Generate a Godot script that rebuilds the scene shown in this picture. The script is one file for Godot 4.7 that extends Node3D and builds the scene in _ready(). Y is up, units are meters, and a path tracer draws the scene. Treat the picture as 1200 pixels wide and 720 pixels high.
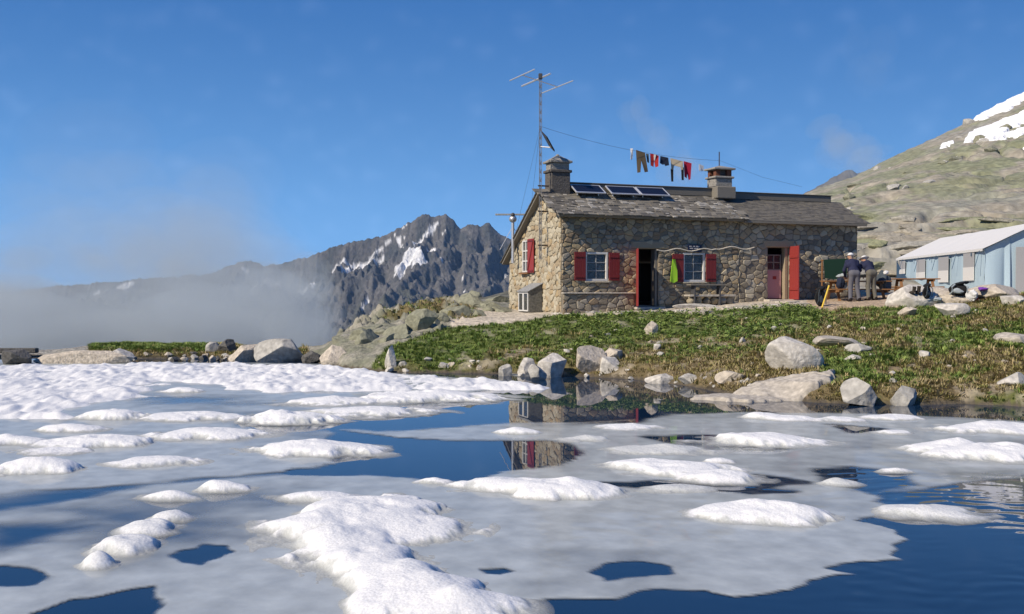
extends Node3D

# ------------------------------------------------------------------ camera numbers
const F := 1167.0                       # focal length in pixels of the 1200 x 720 photograph
const CAM := Vector3(0, 2.35, 0)
var cam_basis := Basis(Vector3.RIGHT, -atan(20.0 / 1167.0))
var rng := RandomNumberGenerator.new()
var n1 := FastNoiseLite.new()           # general fractal noise
var n2 := FastNoiseLite.new()
var nr := FastNoiseLite.new()           # ridged
var M := {}
var T := {}
var taken := {}
var ico_v := {}
var ico_i := {}

func ray(px: float, py: float) -> Vector3:
	return cam_basis * Vector3((px - 600.0) / F, -(py - 360.0) / F, -1.0)
func at(px: float, py: float, depth: float) -> Vector3:
	var r := ray(px, py)
	return CAM + r * (depth / -r.z)
func on_level(px: float, py: float, y := 0.0) -> Vector3:
	var r := ray(px, py)
	return CAM + r * ((y - CAM.y) / r.y)
func to_px(p: Vector3) -> Vector2:
	var q := cam_basis.inverse() * (p - CAM)
	return Vector2(600.0 + F * q.x / -q.z, 360.0 - F * q.y / -q.z)
func hit(px: float, py: float, o: Vector3, n: Vector3) -> Vector3:
	var r := ray(px, py)
	return CAM + r * (n.dot(o - CAM) / n.dot(r))

# ------------------------------------------------------------------ scene graph helpers
func numbered(called: String) -> String:
	if not taken.has(called):
		taken[called] = 0
		return called
	taken[called] += 1
	return "%s_%03d" % [called, taken[called]]
func thing(called: String, label: String, category: String, pos := Vector3.ZERO, turn := 0.0, group := "") -> Node3D:
	var o := Node3D.new()
	o.name = numbered(called)
	add_child(o)
	o.position = pos
	o.rotation.y = turn
	tag(o, label, category, group)
	return o
func tag(o: Node, label: String, category: String, group := "") -> void:
	o.set_meta("kind", "thing")
	o.set_meta("label", label)
	o.set_meta("category", category)
	if group != "":
		o.set_meta("group", group)
func obj(called: String, mesh: Mesh, m: Material, parent: Node = null, xf := Transform3D()) -> MeshInstance3D:
	var o := MeshInstance3D.new()
	o.mesh = mesh
	o.material_override = m
	o.transform = xf
	if parent == null:
		o.name = numbered(called)
		add_child(o)
	else:
		o.name = called
		parent.add_child(o, true)
	return o
func struct(called: String, mesh: Mesh, m: Material, label := "") -> MeshInstance3D:
	var o := obj(called, mesh, m)
	o.set_meta("kind", "structure")
	if label != "":
		o.set_meta("label", label)
	return o

# ------------------------------------------------------------------ mesh helpers
func st_new() -> SurfaceTool:
	var st := SurfaceTool.new()
	st.begin(Mesh.PRIMITIVE_TRIANGLES)
	return st
func flat_tri(st: SurfaceTool, a: Vector3, b: Vector3, c: Vector3, outward: Vector3) -> void:
	# clockwise seen from outside
	var n := (b - a).cross(c - a)
	st.set_smooth_group(-1)
	if n.dot(outward) > 0.0:
		st.add_vertex(a); st.add_vertex(c); st.add_vertex(b)
	else:
		st.add_vertex(a); st.add_vertex(b); st.add_vertex(c)
func quad(st: SurfaceTool, a: Vector3, b: Vector3, c: Vector3, d: Vector3, outward: Vector3) -> void:
	flat_tri(st, a, b, c, outward)
	flat_tri(st, a, c, d, outward)
func done(st: SurfaceTool) -> ArrayMesh:
	st.generate_normals()
	return st.commit()
func add_box(st: SurfaceTool, xf: Transform3D, size: Vector3, bevel := 0.01) -> void:
	var h := size * 0.5
	bevel = minf(bevel, minf(h.x, minf(h.y, h.z)) * 0.6)
	var axes := [Vector3.RIGHT, Vector3.UP, Vector3.BACK]
	for k in 3:
		for s in [-1.0, 1.0]:
			var n: Vector3 = axes[k] * s
			var u: Vector3 = axes[(k + 1) % 3]
			var v: Vector3 = axes[(k + 2) % 3]
			var hu: float = h[(k + 1) % 3] - bevel
			var hv: float = h[(k + 2) % 3] - bevel
			var c: Vector3 = n * h[k]
			quad(st, xf * (c - u * hu - v * hv), xf * (c + u * hu - v * hv), xf * (c + u * hu + v * hv), xf * (c - u * hu + v * hv), xf.basis * n)
	if bevel <= 0.0005:
		return
	for k in 3:
		for s1 in [-1.0, 1.0]:
			for s2 in [-1.0, 1.0]:
				var w: Vector3 = axes[k]
				var u: Vector3 = axes[(k + 1) % 3] * s1
				var v: Vector3 = axes[(k + 2) % 3] * s2
				var lu: float = h[(k + 1) % 3]
				var lv: float = h[(k + 2) % 3]
				var lw: float = h[k] - bevel
				quad(st, xf * (u * lu + v * (lv - bevel) - w * lw), xf * (u * lu + v * (lv - bevel) + w * lw), xf * (u * (lu - bevel) + v * lv + w * lw), xf * (u * (lu - bevel) + v * lv - w * lw), xf.basis * (u + v))
	for sx in [-1.0, 1.0]:
		for sy in [-1.0, 1.0]:
			for sz in [-1.0, 1.0]:
				var g := Vector3(sx, sy, sz)
				flat_tri(st, xf * (g * Vector3(h.x, h.y - bevel, h.z - bevel)), xf * (g * Vector3(h.x - bevel, h.y, h.z - bevel)), xf * (g * Vector3(h.x - bevel, h.y - bevel, h.z)), xf.basis * g)
func box(size: Vector3, bevel := 0.01, c := Vector3.ZERO) -> ArrayMesh:
	var st := st_new()
	add_box(st, Transform3D(Basis(), c), size, bevel)
	return done(st)
func along(a: Vector3, b: Vector3, up := Vector3.UP) -> Transform3D:
	# z axis runs from a to b, origin in the middle
	var z := (b - a).normalized()
	if absf(z.dot(up)) > 0.98:
		up = Vector3.RIGHT
	var x := up.cross(z).normalized()
	return Transform3D(Basis(x, z.cross(x), z), (a + b) * 0.5)
func bar(st: SurfaceTool, a: Vector3, b: Vector3, w: float, t: float, bevel := 0.006, up := Vector3.UP) -> void:
	add_box(st, along(a, b, up), Vector3(w, t, a.distance_to(b)), bevel)
func tube(st: SurfaceTool, pts: Array, r, sides := 8) -> void:
	var rings := []
	for i in pts.size():
		var d: Vector3 = (pts[mini(i + 1, pts.size() - 1)] - pts[maxi(i - 1, 0)]).normalized()
		var up := Vector3.UP if absf(d.y) < 0.95 else Vector3.RIGHT
		var x := up.cross(d).normalized()
		var y := d.cross(x)
		var ring := []
		var rr: float = r[i] if r is Array else r
		for k in sides:
			var a := TAU * k / sides
			ring.append(pts[i] + (x * cos(a) + y * sin(a)) * rr)
		rings.append(ring)
	for i in pts.size() - 1:
		var c: Vector3 = (pts[i] + pts[i + 1]) * 0.5
		for k in sides:
			var k2 := (k + 1) % sides
			var o: Vector3 = (rings[i][k] + rings[i + 1][k2]) * 0.5 - c
			quad(st, rings[i][k], rings[i][k2], rings[i + 1][k2], rings[i + 1][k], o)
	for e in [0, pts.size() - 1]:
		var o2: Vector3 = (pts[e] - pts[1 if e == 0 else e - 1])
		for k in range(1, sides - 1):
			flat_tri(st, rings[e][0], rings[e][k], rings[e][k + 1], o2)
func tube_mesh(pts: Array, r, sides := 8) -> ArrayMesh:
	var st := st_new()
	tube(st, pts, r, sides)
	return done(st)
func grid_mesh(v: PackedVector3Array, nu: int, nv: int, col := PackedColorArray(), flip := false) -> ArrayMesh:
	# rows of nu points, nv rows; smooth
	var idx := PackedInt32Array()
	idx.resize((nu - 1) * (nv - 1) * 6)
	var k := 0
	for j in nv - 1:
		for i in nu - 1:
			var a := j * nu + i
			var b := a + 1
			var c := a + nu
			var d := c + 1
			if flip:
				idx[k] = a; idx[k + 1] = c; idx[k + 2] = b; idx[k + 3] = b; idx[k + 4] = c; idx[k + 5] = d
			else:
				idx[k] = a; idx[k + 1] = b; idx[k + 2] = c; idx[k + 3] = b; idx[k + 4] = d; idx[k + 5] = c
			k += 6
	return indexed(v, idx, col)
func indexed(v: PackedVector3Array, idx: PackedInt32Array, col := PackedColorArray(), normals := PackedVector3Array()) -> ArrayMesh:
	var arr := []
	arr.resize(Mesh.ARRAY_MAX)
	if normals.is_empty():
		normals.resize(v.size())
		for k in range(0, idx.size(), 3):
			var a := v[idx[k]]
			var n := (v[idx[k + 2]] - a).cross(v[idx[k + 1]] - a)
			normals[idx[k]] += n
			normals[idx[k + 1]] += n
			normals[idx[k + 2]] += n
		for k in normals.size():
			normals[k] = normals[k].normalized()
	arr[Mesh.ARRAY_VERTEX] = v
	arr[Mesh.ARRAY_INDEX] = idx
	arr[Mesh.ARRAY_NORMAL] = normals
	if not col.is_empty():
		arr[Mesh.ARRAY_COLOR] = col
	var m := ArrayMesh.new()
	m.add_surface_from_arrays(Mesh.PRIMITIVE_TRIANGLES, arr)
	return m
func ico(level: int) -> void:
	if ico_v.has(level):
		return
	var t := (1.0 + sqrt(5.0)) / 2.0
	var v: Array = [Vector3(-1, t, 0), Vector3(1, t, 0), Vector3(-1, -t, 0), Vector3(1, -t, 0), Vector3(0, -1, t), Vector3(0, 1, t), Vector3(0, -1, -t), Vector3(0, 1, -t), Vector3(t, 0, -1), Vector3(t, 0, 1), Vector3(-t, 0, -1), Vector3(-t, 0, 1)]
	for k in v.size():
		v[k] = v[k].normalized()
	var f: Array = [0, 11, 5, 0, 5, 1, 0, 1, 7, 0, 7, 10, 0, 10, 11, 1, 5, 9, 5, 11, 4, 11, 10, 2, 10, 7, 6, 7, 1, 8, 3, 9, 4, 3, 4, 2, 3, 2, 6, 3, 6, 8, 3, 8, 9, 4, 9, 5, 2, 4, 11, 6, 2, 10, 8, 6, 7, 9, 8, 1]
	for l in level:
		var mid := {}
		var g := []
		for k in range(0, f.size(), 3):
			var e := []
			for q in 3:
				var a: int = f[k + q]
				var b: int = f[k + (q + 1) % 3]
				var key := mini(a, b) * 100000 + maxi(a, b)
				if not mid.has(key):
					mid[key] = v.size()
					v.append(((v[a] + v[b]) * 0.5).normalized())
				e.append(mid[key])
			g.append_array([f[k], e[0], e[2], f[k + 1], e[1], e[0], f[k + 2], e[2], e[1], e[0], e[1], e[2]])
		f = g
	ico_v[level] = v
	var idx := PackedInt32Array()
	for k in range(0, f.size(), 3):
		idx.append_array([f[k], f[k + 2], f[k + 1]])
	ico_i[level] = idx
func boulder_mesh(size: Vector3, seed_: int, cuts := 9, rough := 0.07, level := 3, boxy := 0.0) -> ArrayMesh:
	ico(level)
	var r := RandomNumberGenerator.new()
	r.seed = seed_
	var planes := []
	for k in cuts:
		var n := Vector3(r.randf_range(-1, 1), r.randf_range(-0.5, 1), r.randf_range(-1, 1)).normalized()
		planes.append([n, r.randf_range(0.5, 0.85)])
	var v := PackedVector3Array()
	var off := Vector3(r.randf() * 100, r.randf() * 100, r.randf() * 100)
	for p: Vector3 in ico_v[level]:
		var q := p
		if boxy > 0.0:
			q = p / pow(maxf(absf(p.x), maxf(absf(p.y), absf(p.z))), boxy)
		for pl in planes:
			var d: float = q.dot(pl[0])
			if d > pl[1]:
				q -= pl[0] * (d - pl[1]) * 0.985
		var nz := n1.get_noise_3dv((q * 9.0 + off)) * rough + n1.get_noise_3dv((q * 30.0 + off)) * rough * 0.55
		q += p * nz
		v.append(q * size * 0.5)
	return indexed(v, ico_i[level])
func prism(poly: PackedVector2Array, front: float, back: float, bevel: float, lift := 0.0) -> ArrayMesh:
	# convex polygon in the xy plane, extruded along z, with a chamfer towards +z
	var st := st_new()
	var c := Vector2.ZERO
	for p in poly:
		c += p
	c /= poly.size()
	var n := poly.size()
	for k in n:
		var a := poly[k]
		var b := poly[(k + 1) % n]
		var ai := a + (c - a).normalized() * minf(bevel * 1.6, a.distance_to(c) * 0.4)
		var bi := b + (c - b).normalized() * minf(bevel * 1.6, b.distance_to(c) * 0.4)
		var o := Vector3((a.x + b.x) * 0.5 - c.x, (a.y + b.y) * 0.5 - c.y, 0.0)
		quad(st, Vector3(a.x, a.y, back), Vector3(b.x, b.y, back), Vector3(b.x, b.y, front - bevel), Vector3(a.x, a.y, front - bevel), o)
		quad(st, Vector3(a.x, a.y, front - bevel), Vector3(b.x, b.y, front - bevel), Vector3(bi.x, bi.y, front), Vector3(ai.x, ai.y, front), o.normalized() + Vector3.BACK)
		flat_tri(st, Vector3(ai.x, ai.y, front), Vector3(bi.x, bi.y, front), Vector3(c.x, c.y, front + lift), Vector3.BACK)
	return done(st)
func clip(poly: PackedVector2Array, o: Vector2, n: Vector2) -> PackedVector2Array:
	# keeps the side where n.dot(p - o) <= 0
	var out := PackedVector2Array()
	for k in poly.size():
		var a := poly[k]
		var b := poly[(k + 1) % poly.size()]
		var da := n.dot(a - o)
		var db := n.dot(b - o)
		if da <= 0.0:
			out.append(a)
		if (da < 0.0 and db > 0.0) or (da > 0.0 and db < 0.0):
			out.append(a.lerp(b, da / (da - db)))
	return out
func poly_area(p: PackedVector2Array) -> float:
	var s := 0.0
	for k in p.size():
		s += p[k].cross(p[(k + 1) % p.size()])
	return absf(s) * 0.5
func sheet(pts: PackedVector2Array, thick: float, wave := 0.0, seed_ := 0) -> ArrayMesh:
	# any outline in the xy plane as a cloth of that thickness; z waves with x and y
	var tri := Geometry2D.triangulate_polygon(pts)
	var st := st_new()
	var z := func(p: Vector2) -> float: return wave * sin(p.x * 14.0 + p.y * 5.0 + seed_) + wave * 0.6 * sin(p.y * 9.0 - p.x * 6.0 + seed_ * 2)
	for k in range(0, tri.size(), 3):
		var a := pts[tri[k]]
		var b := pts[tri[k + 1]]
		var c := pts[tri[k + 2]]
		for s in [-0.5, 0.5]:
			flat_tri(st, Vector3(a.x, a.y, z.call(a) + thick * s), Vector3(b.x, b.y, z.call(b) + thick * s), Vector3(c.x, c.y, z.call(c) + thick * s), Vector3(0, 0, s))
	var mid := Vector2.ZERO
	for p in pts:
		mid += p / pts.size()
	for k in pts.size():
		var a := pts[k]
		var b := pts[(k + 1) % pts.size()]
		var o := (a + b) * 0.5 - mid
		quad(st, Vector3(a.x, a.y, z.call(a) - thick * 0.5), Vector3(b.x, b.y, z.call(b) - thick * 0.5), Vector3(b.x, b.y, z.call(b) + thick * 0.5), Vector3(a.x, a.y, z.call(a) + thick * 0.5), Vector3(o.x, o.y, 0))
	return done(st)

# ------------------------------------------------------------------ materials
func noise_tex(freq: float, oct: int, lo: float, hi: float, seed_: int, size := 512, kind := FastNoiseLite.TYPE_SIMPLEX_SMOOTH, tint := Color.WHITE) -> NoiseTexture2D:
	var n := FastNoiseLite.new()
	n.noise_type = kind
	n.seed = seed_
	n.frequency = freq
	n.fractal_octaves = oct
	n.fractal_type = FastNoiseLite.FRACTAL_FBM if oct > 1 else FastNoiseLite.FRACTAL_NONE
	var g := Gradient.new()
	g.set_color(0, Color(lo, lo, lo))
	g.set_color(1, Color(hi, hi, hi) * tint)
	var t := NoiseTexture2D.new()
	t.width = size
	t.height = size
	t.seamless = true
	t.noise = n
	t.color_ramp = g
	return t
func mat(key: String, c: Color, rough := 0.9, tex: Texture2D = null, scale = Vector3.ONE, bump := 0.0, bump_tex: Texture2D = null, world := true) -> StandardMaterial3D:
	var m := StandardMaterial3D.new()
	m.resource_name = key
	m.albedo_color = c.linear_to_srgb()
	m.roughness = rough
	m.metallic_specular = 0.4
	if tex:
		m.albedo_texture = tex
		m.uv1_triplanar = true
		m.uv1_world_triplanar = world
		m.uv1_scale = scale if scale is Vector3 else Vector3.ONE * scale
		if bump > 0.0:
			m.heightmap_enabled = true
			m.heightmap_texture = bump_tex if bump_tex else tex
			m.heightmap_scale = bump
	M[key] = m
	return m
func vertex_coloured(m: StandardMaterial3D) -> StandardMaterial3D:
	m.vertex_color_use_as_albedo = true
	return m

func make_materials() -> void:
	T.mottle = noise_tex(0.014, 5, 0.62, 1.0, 11)
	T.speck = noise_tex(0.11, 3, 0.6, 1.0, 12)
	T.bump = noise_tex(0.022, 5, 0.0, 1.0, 13)
	T.fine = noise_tex(0.06, 3, 0.82, 1.0, 14)
	T.soft = noise_tex(0.012, 5, 0.84, 1.0, 16)
	T.grain = noise_tex(0.03, 4, 0.55, 1.0, 15)
	var rock := [Color(0.33, 0.29, 0.23), Color(0.47, 0.42, 0.33), Color(0.20, 0.18, 0.155), Color(0.50, 0.385, 0.235), Color(0.36, 0.335, 0.30), Color(0.27, 0.20, 0.14), Color(0.60, 0.555, 0.46), Color(0.43, 0.34, 0.235)]
	for k in rock.size():
		# one tone per kind of stone
		mat("wall_stone_%d" % k, rock[k].lerp(Color(0.38, 0.32, 0.24), 0.25) * Color(1.38, 1.37, 1.28), 0.92, T.speck, 1.9, 1.6, T.bump)
	mat("mortar", Color(0.36, 0.31, 0.24), 0.95, T.speck, 2.0, 1.0, T.bump)
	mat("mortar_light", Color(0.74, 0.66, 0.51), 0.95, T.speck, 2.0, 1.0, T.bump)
	var sl := [Color(0.21, 0.195, 0.17), Color(0.27, 0.25, 0.215), Color(0.16, 0.15, 0.135), Color(0.32, 0.295, 0.25), Color(0.23, 0.21, 0.175)]
	for k in sl.size():
		mat("slate_%d" % k, sl[k], 0.85, T.speck, 1.7, 1.2, T.bump)
	mat("slate_edge_lit", Color(0.66, 0.62, 0.55), 0.85, T.speck, 1.7)  # pale tone standing in for light on the slate edges
	mat("slate_pale", Color(0.46, 0.44, 0.40), 0.85, T.speck, 1.7, 1.2, T.bump)
	mat("granite", Color(0.76, 0.72, 0.65), 0.93, T.mottle, 0.8, 1.4, T.bump)
	mat("granite_warm", Color(0.70, 0.62, 0.51), 0.93, T.mottle, 0.9, 2.6, T.bump)
	mat("granite_grey", Color(0.58, 0.56, 0.51), 0.93, T.mottle, 0.7, 1.4, T.bump)
	mat("granite_dark", Color(0.17, 0.165, 0.155), 0.93, T.mottle, 0.9, 2.6, T.bump)
	mat("lichen_rock", Color(0.36, 0.36, 0.26), 0.95, T.mottle, 0.7, 2.5, T.bump)
	mat("hill_tan", Color(0.50, 0.455, 0.36), 0.95, T.mottle, 0.5, 3.0, T.bump)
	mat("hill_lichen", Color(0.40, 0.41, 0.24), 0.95, T.mottle, 0.5, 3.0, T.bump)
	mat("hill_grey", Color(0.50, 0.475, 0.40), 0.95, T.mottle, 0.5, 3.0, T.bump)
	mat("flagstone", Color(0.66, 0.60, 0.51), 0.93, T.mottle, 0.8, 0.9, T.bump)
	mat("red_paint", Color(0.20, 0.026, 0.027), 0.55, T.fine, 2.0)
	mat("red_paint_lit", Color(0.33, 0.045, 0.04), 0.5, T.fine, 2.0)  # lighter copy of the red, sunlight on the open leaves put into its colour
	mat("pink_paint", Color(0.55, 0.30, 0.30), 0.6, T.fine, 2.0)
	mat("white_paint", Color(0.74, 0.73, 0.70), 0.55, T.fine, 2.0)
	mat("wood", Color(0.42, 0.21, 0.085), 0.7, T.grain, Vector3(3, 9, 9))
	mat("wood_grey", Color(0.34, 0.31, 0.26), 0.85, T.grain, Vector3(2, 8, 8))
	mat("wood_pale", Color(0.55, 0.45, 0.31), 0.8, T.grain, Vector3(8, 2, 8))
	mat("dark_metal", Color(0.06, 0.06, 0.065), 0.5)
	mat("rusty_metal", Color(0.10, 0.075, 0.06), 0.75, T.speck, 3.0)
	var gal := mat("galvanised", Color(0.55, 0.56, 0.57), 0.42)
	gal.metallic = 0.7
	var alu := mat("aluminium", Color(0.80, 0.81, 0.82), 0.3)
	alu.metallic = 0.6
	mat("mast_metal", Color(0.16, 0.165, 0.18), 0.5)
	mat("zinc", Color(0.42, 0.43, 0.43), 0.55, T.mottle, 1.5)
	var pv := mat("solar_cell", Color(0.010, 0.013, 0.028), 0.3)
	pv.metallic_specular = 0.3
	mat("navy_plate", Color(0.012, 0.016, 0.045), 0.4)
	mat("rope", Color(0.60, 0.55, 0.45), 0.9)
	mat("interior", Color(0.32, 0.25, 0.18), 0.95)
	mat("chimney_concrete", Color(0.42, 0.40, 0.36), 0.95, T.mottle, 1.4, 2.0, T.bump)
	mat("chimney_soot", Color(0.17, 0.155, 0.14), 0.95, T.mottle, 1.4, 2.0, T.bump)
	mat("brick_red", Color(0.25, 0.10, 0.06), 0.9, T.speck, 2.0)
	mat("board_grey", Color(0.20, 0.195, 0.17), 0.85, T.mottle, 1.3)
	var gl := mat("window_glass", Color(0.05, 0.06, 0.07, 0.35), 0.04)
	gl.transparency = BaseMaterial3D.TRANSPARENCY_ALPHA
	mat("curtain", Color(0.30, 0.29, 0.27), 0.9)
	mat("tent_white", Color(0.80, 0.79, 0.77), 0.7, T.fine, 0.8)
	mat("tent_blue", Color(0.46, 0.60, 0.70), 0.75, T.fine, 0.8)
	mat("tent_dark_blue", Color(0.055, 0.11, 0.19), 0.75, T.fine, 0.8)
	mat("tent_grey", Color(0.42, 0.42, 0.43), 0.8, T.fine, 0.8)
	for m in ["tent_white", "tent_blue"]:
		M[m].backlight_enabled = true
		M[m].backlight = Color(0.25, 0.25, 0.25)
	for c in [["cloth_green", Color(0.33, 0.62, 0.04)], ["cloth_dark_green", Color(0.010, 0.045, 0.028)], ["cloth_brown", Color(0.16, 0.12, 0.075)], ["cloth_red", Color(0.50, 0.035, 0.03)], ["cloth_crimson", Color(0.42, 0.015, 0.05)], ["cloth_navy", Color(0.02, 0.028, 0.055)], ["cloth_beige", Color(0.52, 0.44, 0.32)], ["cloth_black", Color(0.015, 0.015, 0.017)], ["cloth_white", Color(0.78, 0.78, 0.78)], ["cloth_purple", Color(0.22, 0.06, 0.42)], ["cloth_slate", Color(0.07, 0.09, 0.11)], ["cloth_orange", Color(0.55, 0.17, 0.04)], ["cloth_grey", Color(0.38, 0.43, 0.46)], ["cloth_brown_dark", Color(0.045, 0.035, 0.028)]]:
		mat(c[0], c[1], 0.9, T.fine, 4.0)
	mat("yellow_paint", Color(0.68, 0.46, 0.05), 0.5)
	vertex_coloured(mat("ground", Color(1.2, 1.2, 1.2), 0.97, T.mottle, 0.55, 5.0, T.bump))
	vertex_coloured(mat("hill", Color(1.2, 1.2, 1.2), 0.95, T.mottle, 0.13, 9.0, T.bump))
	vertex_coloured(mat("mountain", Color(1.15, 1.15, 1.15), 0.97, T.mottle, 0.008, 350.0, T.bump))
	vertex_coloured(mat("person", Color.WHITE, 0.9))
	vertex_coloured(mat("grass", Color.WHITE, 0.8))
	M.grass.backlight_enabled = true
	M.grass.backlight = Color(0.5, 0.5, 0.5)
	vertex_coloured(mat("snow", Color(1, 1, 1), 0.75, T.fine, 1.2, 0.5, T.bump))
	vertex_coloured(mat("slush_snow", Color(1, 1, 1), 0.7, T.fine, 1.2, 0.6, T.bump))
	M.slush_snow.transparency = BaseMaterial3D.TRANSPARENCY_ALPHA
	mat("snow_far", Color(0.84, 0.85, 0.87), 0.8)
	var w := mat("water", Color(0.007, 0.024, 0.058), 0.015)
	w.metallic_specular = 0.4
	var ice := vertex_coloured(mat("ice", Color(1, 1, 1), 0.42, T.soft, 0.35, 0.25, T.bump))
	ice.transparency = BaseMaterial3D.TRANSPARENCY_ALPHA
	ice.clearcoat_enabled = true
	ice.clearcoat = 0.3
	ice.clearcoat_roughness = 0.05

# ------------------------------------------------------------------ terrain
# each column: pixel column of the photograph, then stations (distance in metres, height above the lake):
# shore, top of the cut bank, mid bank, terrace edge, terrace, behind, four stations up (or down) the slope beyond
var cols := [
	[-160, [34.6, -0.05, 35.0, 0.08, 35.6, 0.12, 36.5, 0.14, 38, 0.05, 41, -1.0, 48, -4, 60, -9, 90, -22, 140, -45]],
	[60, [34.4, -0.05, 34.8, 0.06, 35.4, 0.12, 36.3, 0.14, 37.6, 0.05, 41, -1.0, 48, -4, 60, -9, 90, -22, 140, -45]],
	[110, [34.2, 0.0, 34.6, 0.12, 35.2, 0.25, 36.5, 0.33, 38, 0.2, 41, -1.0, 48, -4, 60, -9, 90, -22, 140, -45]],
	[250, [34.0, 0.0, 34.4, 0.18, 35.0, 0.30, 36.3, 0.36, 38, 0.2, 41, -1.0, 48, -4, 60, -9, 90, -22, 140, -45]],
	[345, [33.2, 0.0, 33.6, 0.1, 34.2, 0.2, 35.2, 0.2, 36.5, 0.1, 40, -0.9, 48, -3.5, 60, -8, 90, -20, 140, -42]],
	[378, [31.6, 0.0, 32.0, 0.15, 33.0, 0.35, 34.5, 0.45, 36, 0.3, 40, -0.5, 48, -3, 60, -8, 90, -20, 140, -40]],
	[400, [30.0, 0.0, 30.5, 0.25, 32.0, 0.70, 33.5, 0.86, 36, 0.75, 40, 0.1, 48, -3, 60, -8, 90, -20, 140, -40]],
	[450, [28.6, 0.0, 29.2, 0.30, 31.5, 0.80, 34.0, 1.28, 37, 1.50, 41, 1.30, 48, -1, 60, -6, 90, -18, 140, -40]],
	[500, [28.3, 0.0, 28.8, 0.30, 31.0, 0.75, 33.0, 1.18, 36, 1.52, 40, 1.90, 46, 1.6, 60, -3, 90, -15, 140, -40]],
	[550, [28.0, 0.0, 28.5, 0.30, 31.0, 0.88, 33.5, 1.33, 36, 1.50, 40, 2.00, 46, 1.9, 60, 0, 90, -10, 140, -30]],
	[600, [27.6, 0.0, 28.1, 0.33, 31.0, 0.95, 33.5, 1.40, 36, 1.52, 40, 1.62, 46, 2.3, 60, 1.5, 90, -5, 140, -20]],
	[660, [27.2, 0.0, 27.7, 0.33, 30.5, 0.98, 33.3, 1.47, 35, 1.55, 40, 1.6, 46, 2.2, 60, 2.5, 90, 0, 140, -10]],
	[740, [26.1, 0.0, 26.6, 0.33, 30.0, 1.00, 33.0, 1.53, 35, 1.63, 40, 1.8, 46, 2.4, 60, 3, 90, 4, 140, 0]],
	[800, [24.5, 0.0, 25.0, 0.28, 29.0, 0.97, 33.0, 1.58, 36, 1.72, 40, 1.9, 46, 2.4, 60, 4, 90, 6, 140, 4]],
	[870, [21.9, 0.0, 22.5, 0.22, 27.0, 0.85, 33.5, 1.72, 37, 1.92, 40, 2.0, 46, 2.5, 60, 4.5, 85, 8, 120, 11]],
	[950, [20.9, 0.0, 21.3, 0.28, 26.0, 0.95, 33.5, 1.81, 37, 1.98, 42, 2.1, 50, 3.5, 62, 5.8, 82, 8.8, 112, 13.6]],
	[1000, [20.6, 0.0, 21.0, 0.28, 25.5, 1.0, 33.5, 1.86, 37, 2.0, 43, 2.2, 50, 3.6, 62, 6.2, 82, 9.9, 120, 16.0]],
	[1100, [20.3, 0.0, 20.7, 0.28, 25.5, 1.05, 32.0, 1.96, 37, 2.15, 45, 2.35, 52, 4.0, 62, 6.4, 84, 11.6, 130, 22.6]],
	[1200, [19.9, 0.0, 20.3, 0.28, 25.5, 1.18, 31.0, 2.12, 37, 2.28, 47, 2.45, 54, 4.5, 64, 7.3, 88, 13.3, 140, 30.0]],
	[1500, [19.3, 0.0, 19.7, 0.28, 25.0, 1.3, 31.0, 2.25, 37, 2.45, 47, 2.7, 54, 5.2, 64, 8.8, 88, 18, 140, 44]],
]
func lump(x: float, d: float) -> float:
	return n1.get_noise_2d(x * 9.0, d * 9.0)
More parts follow.
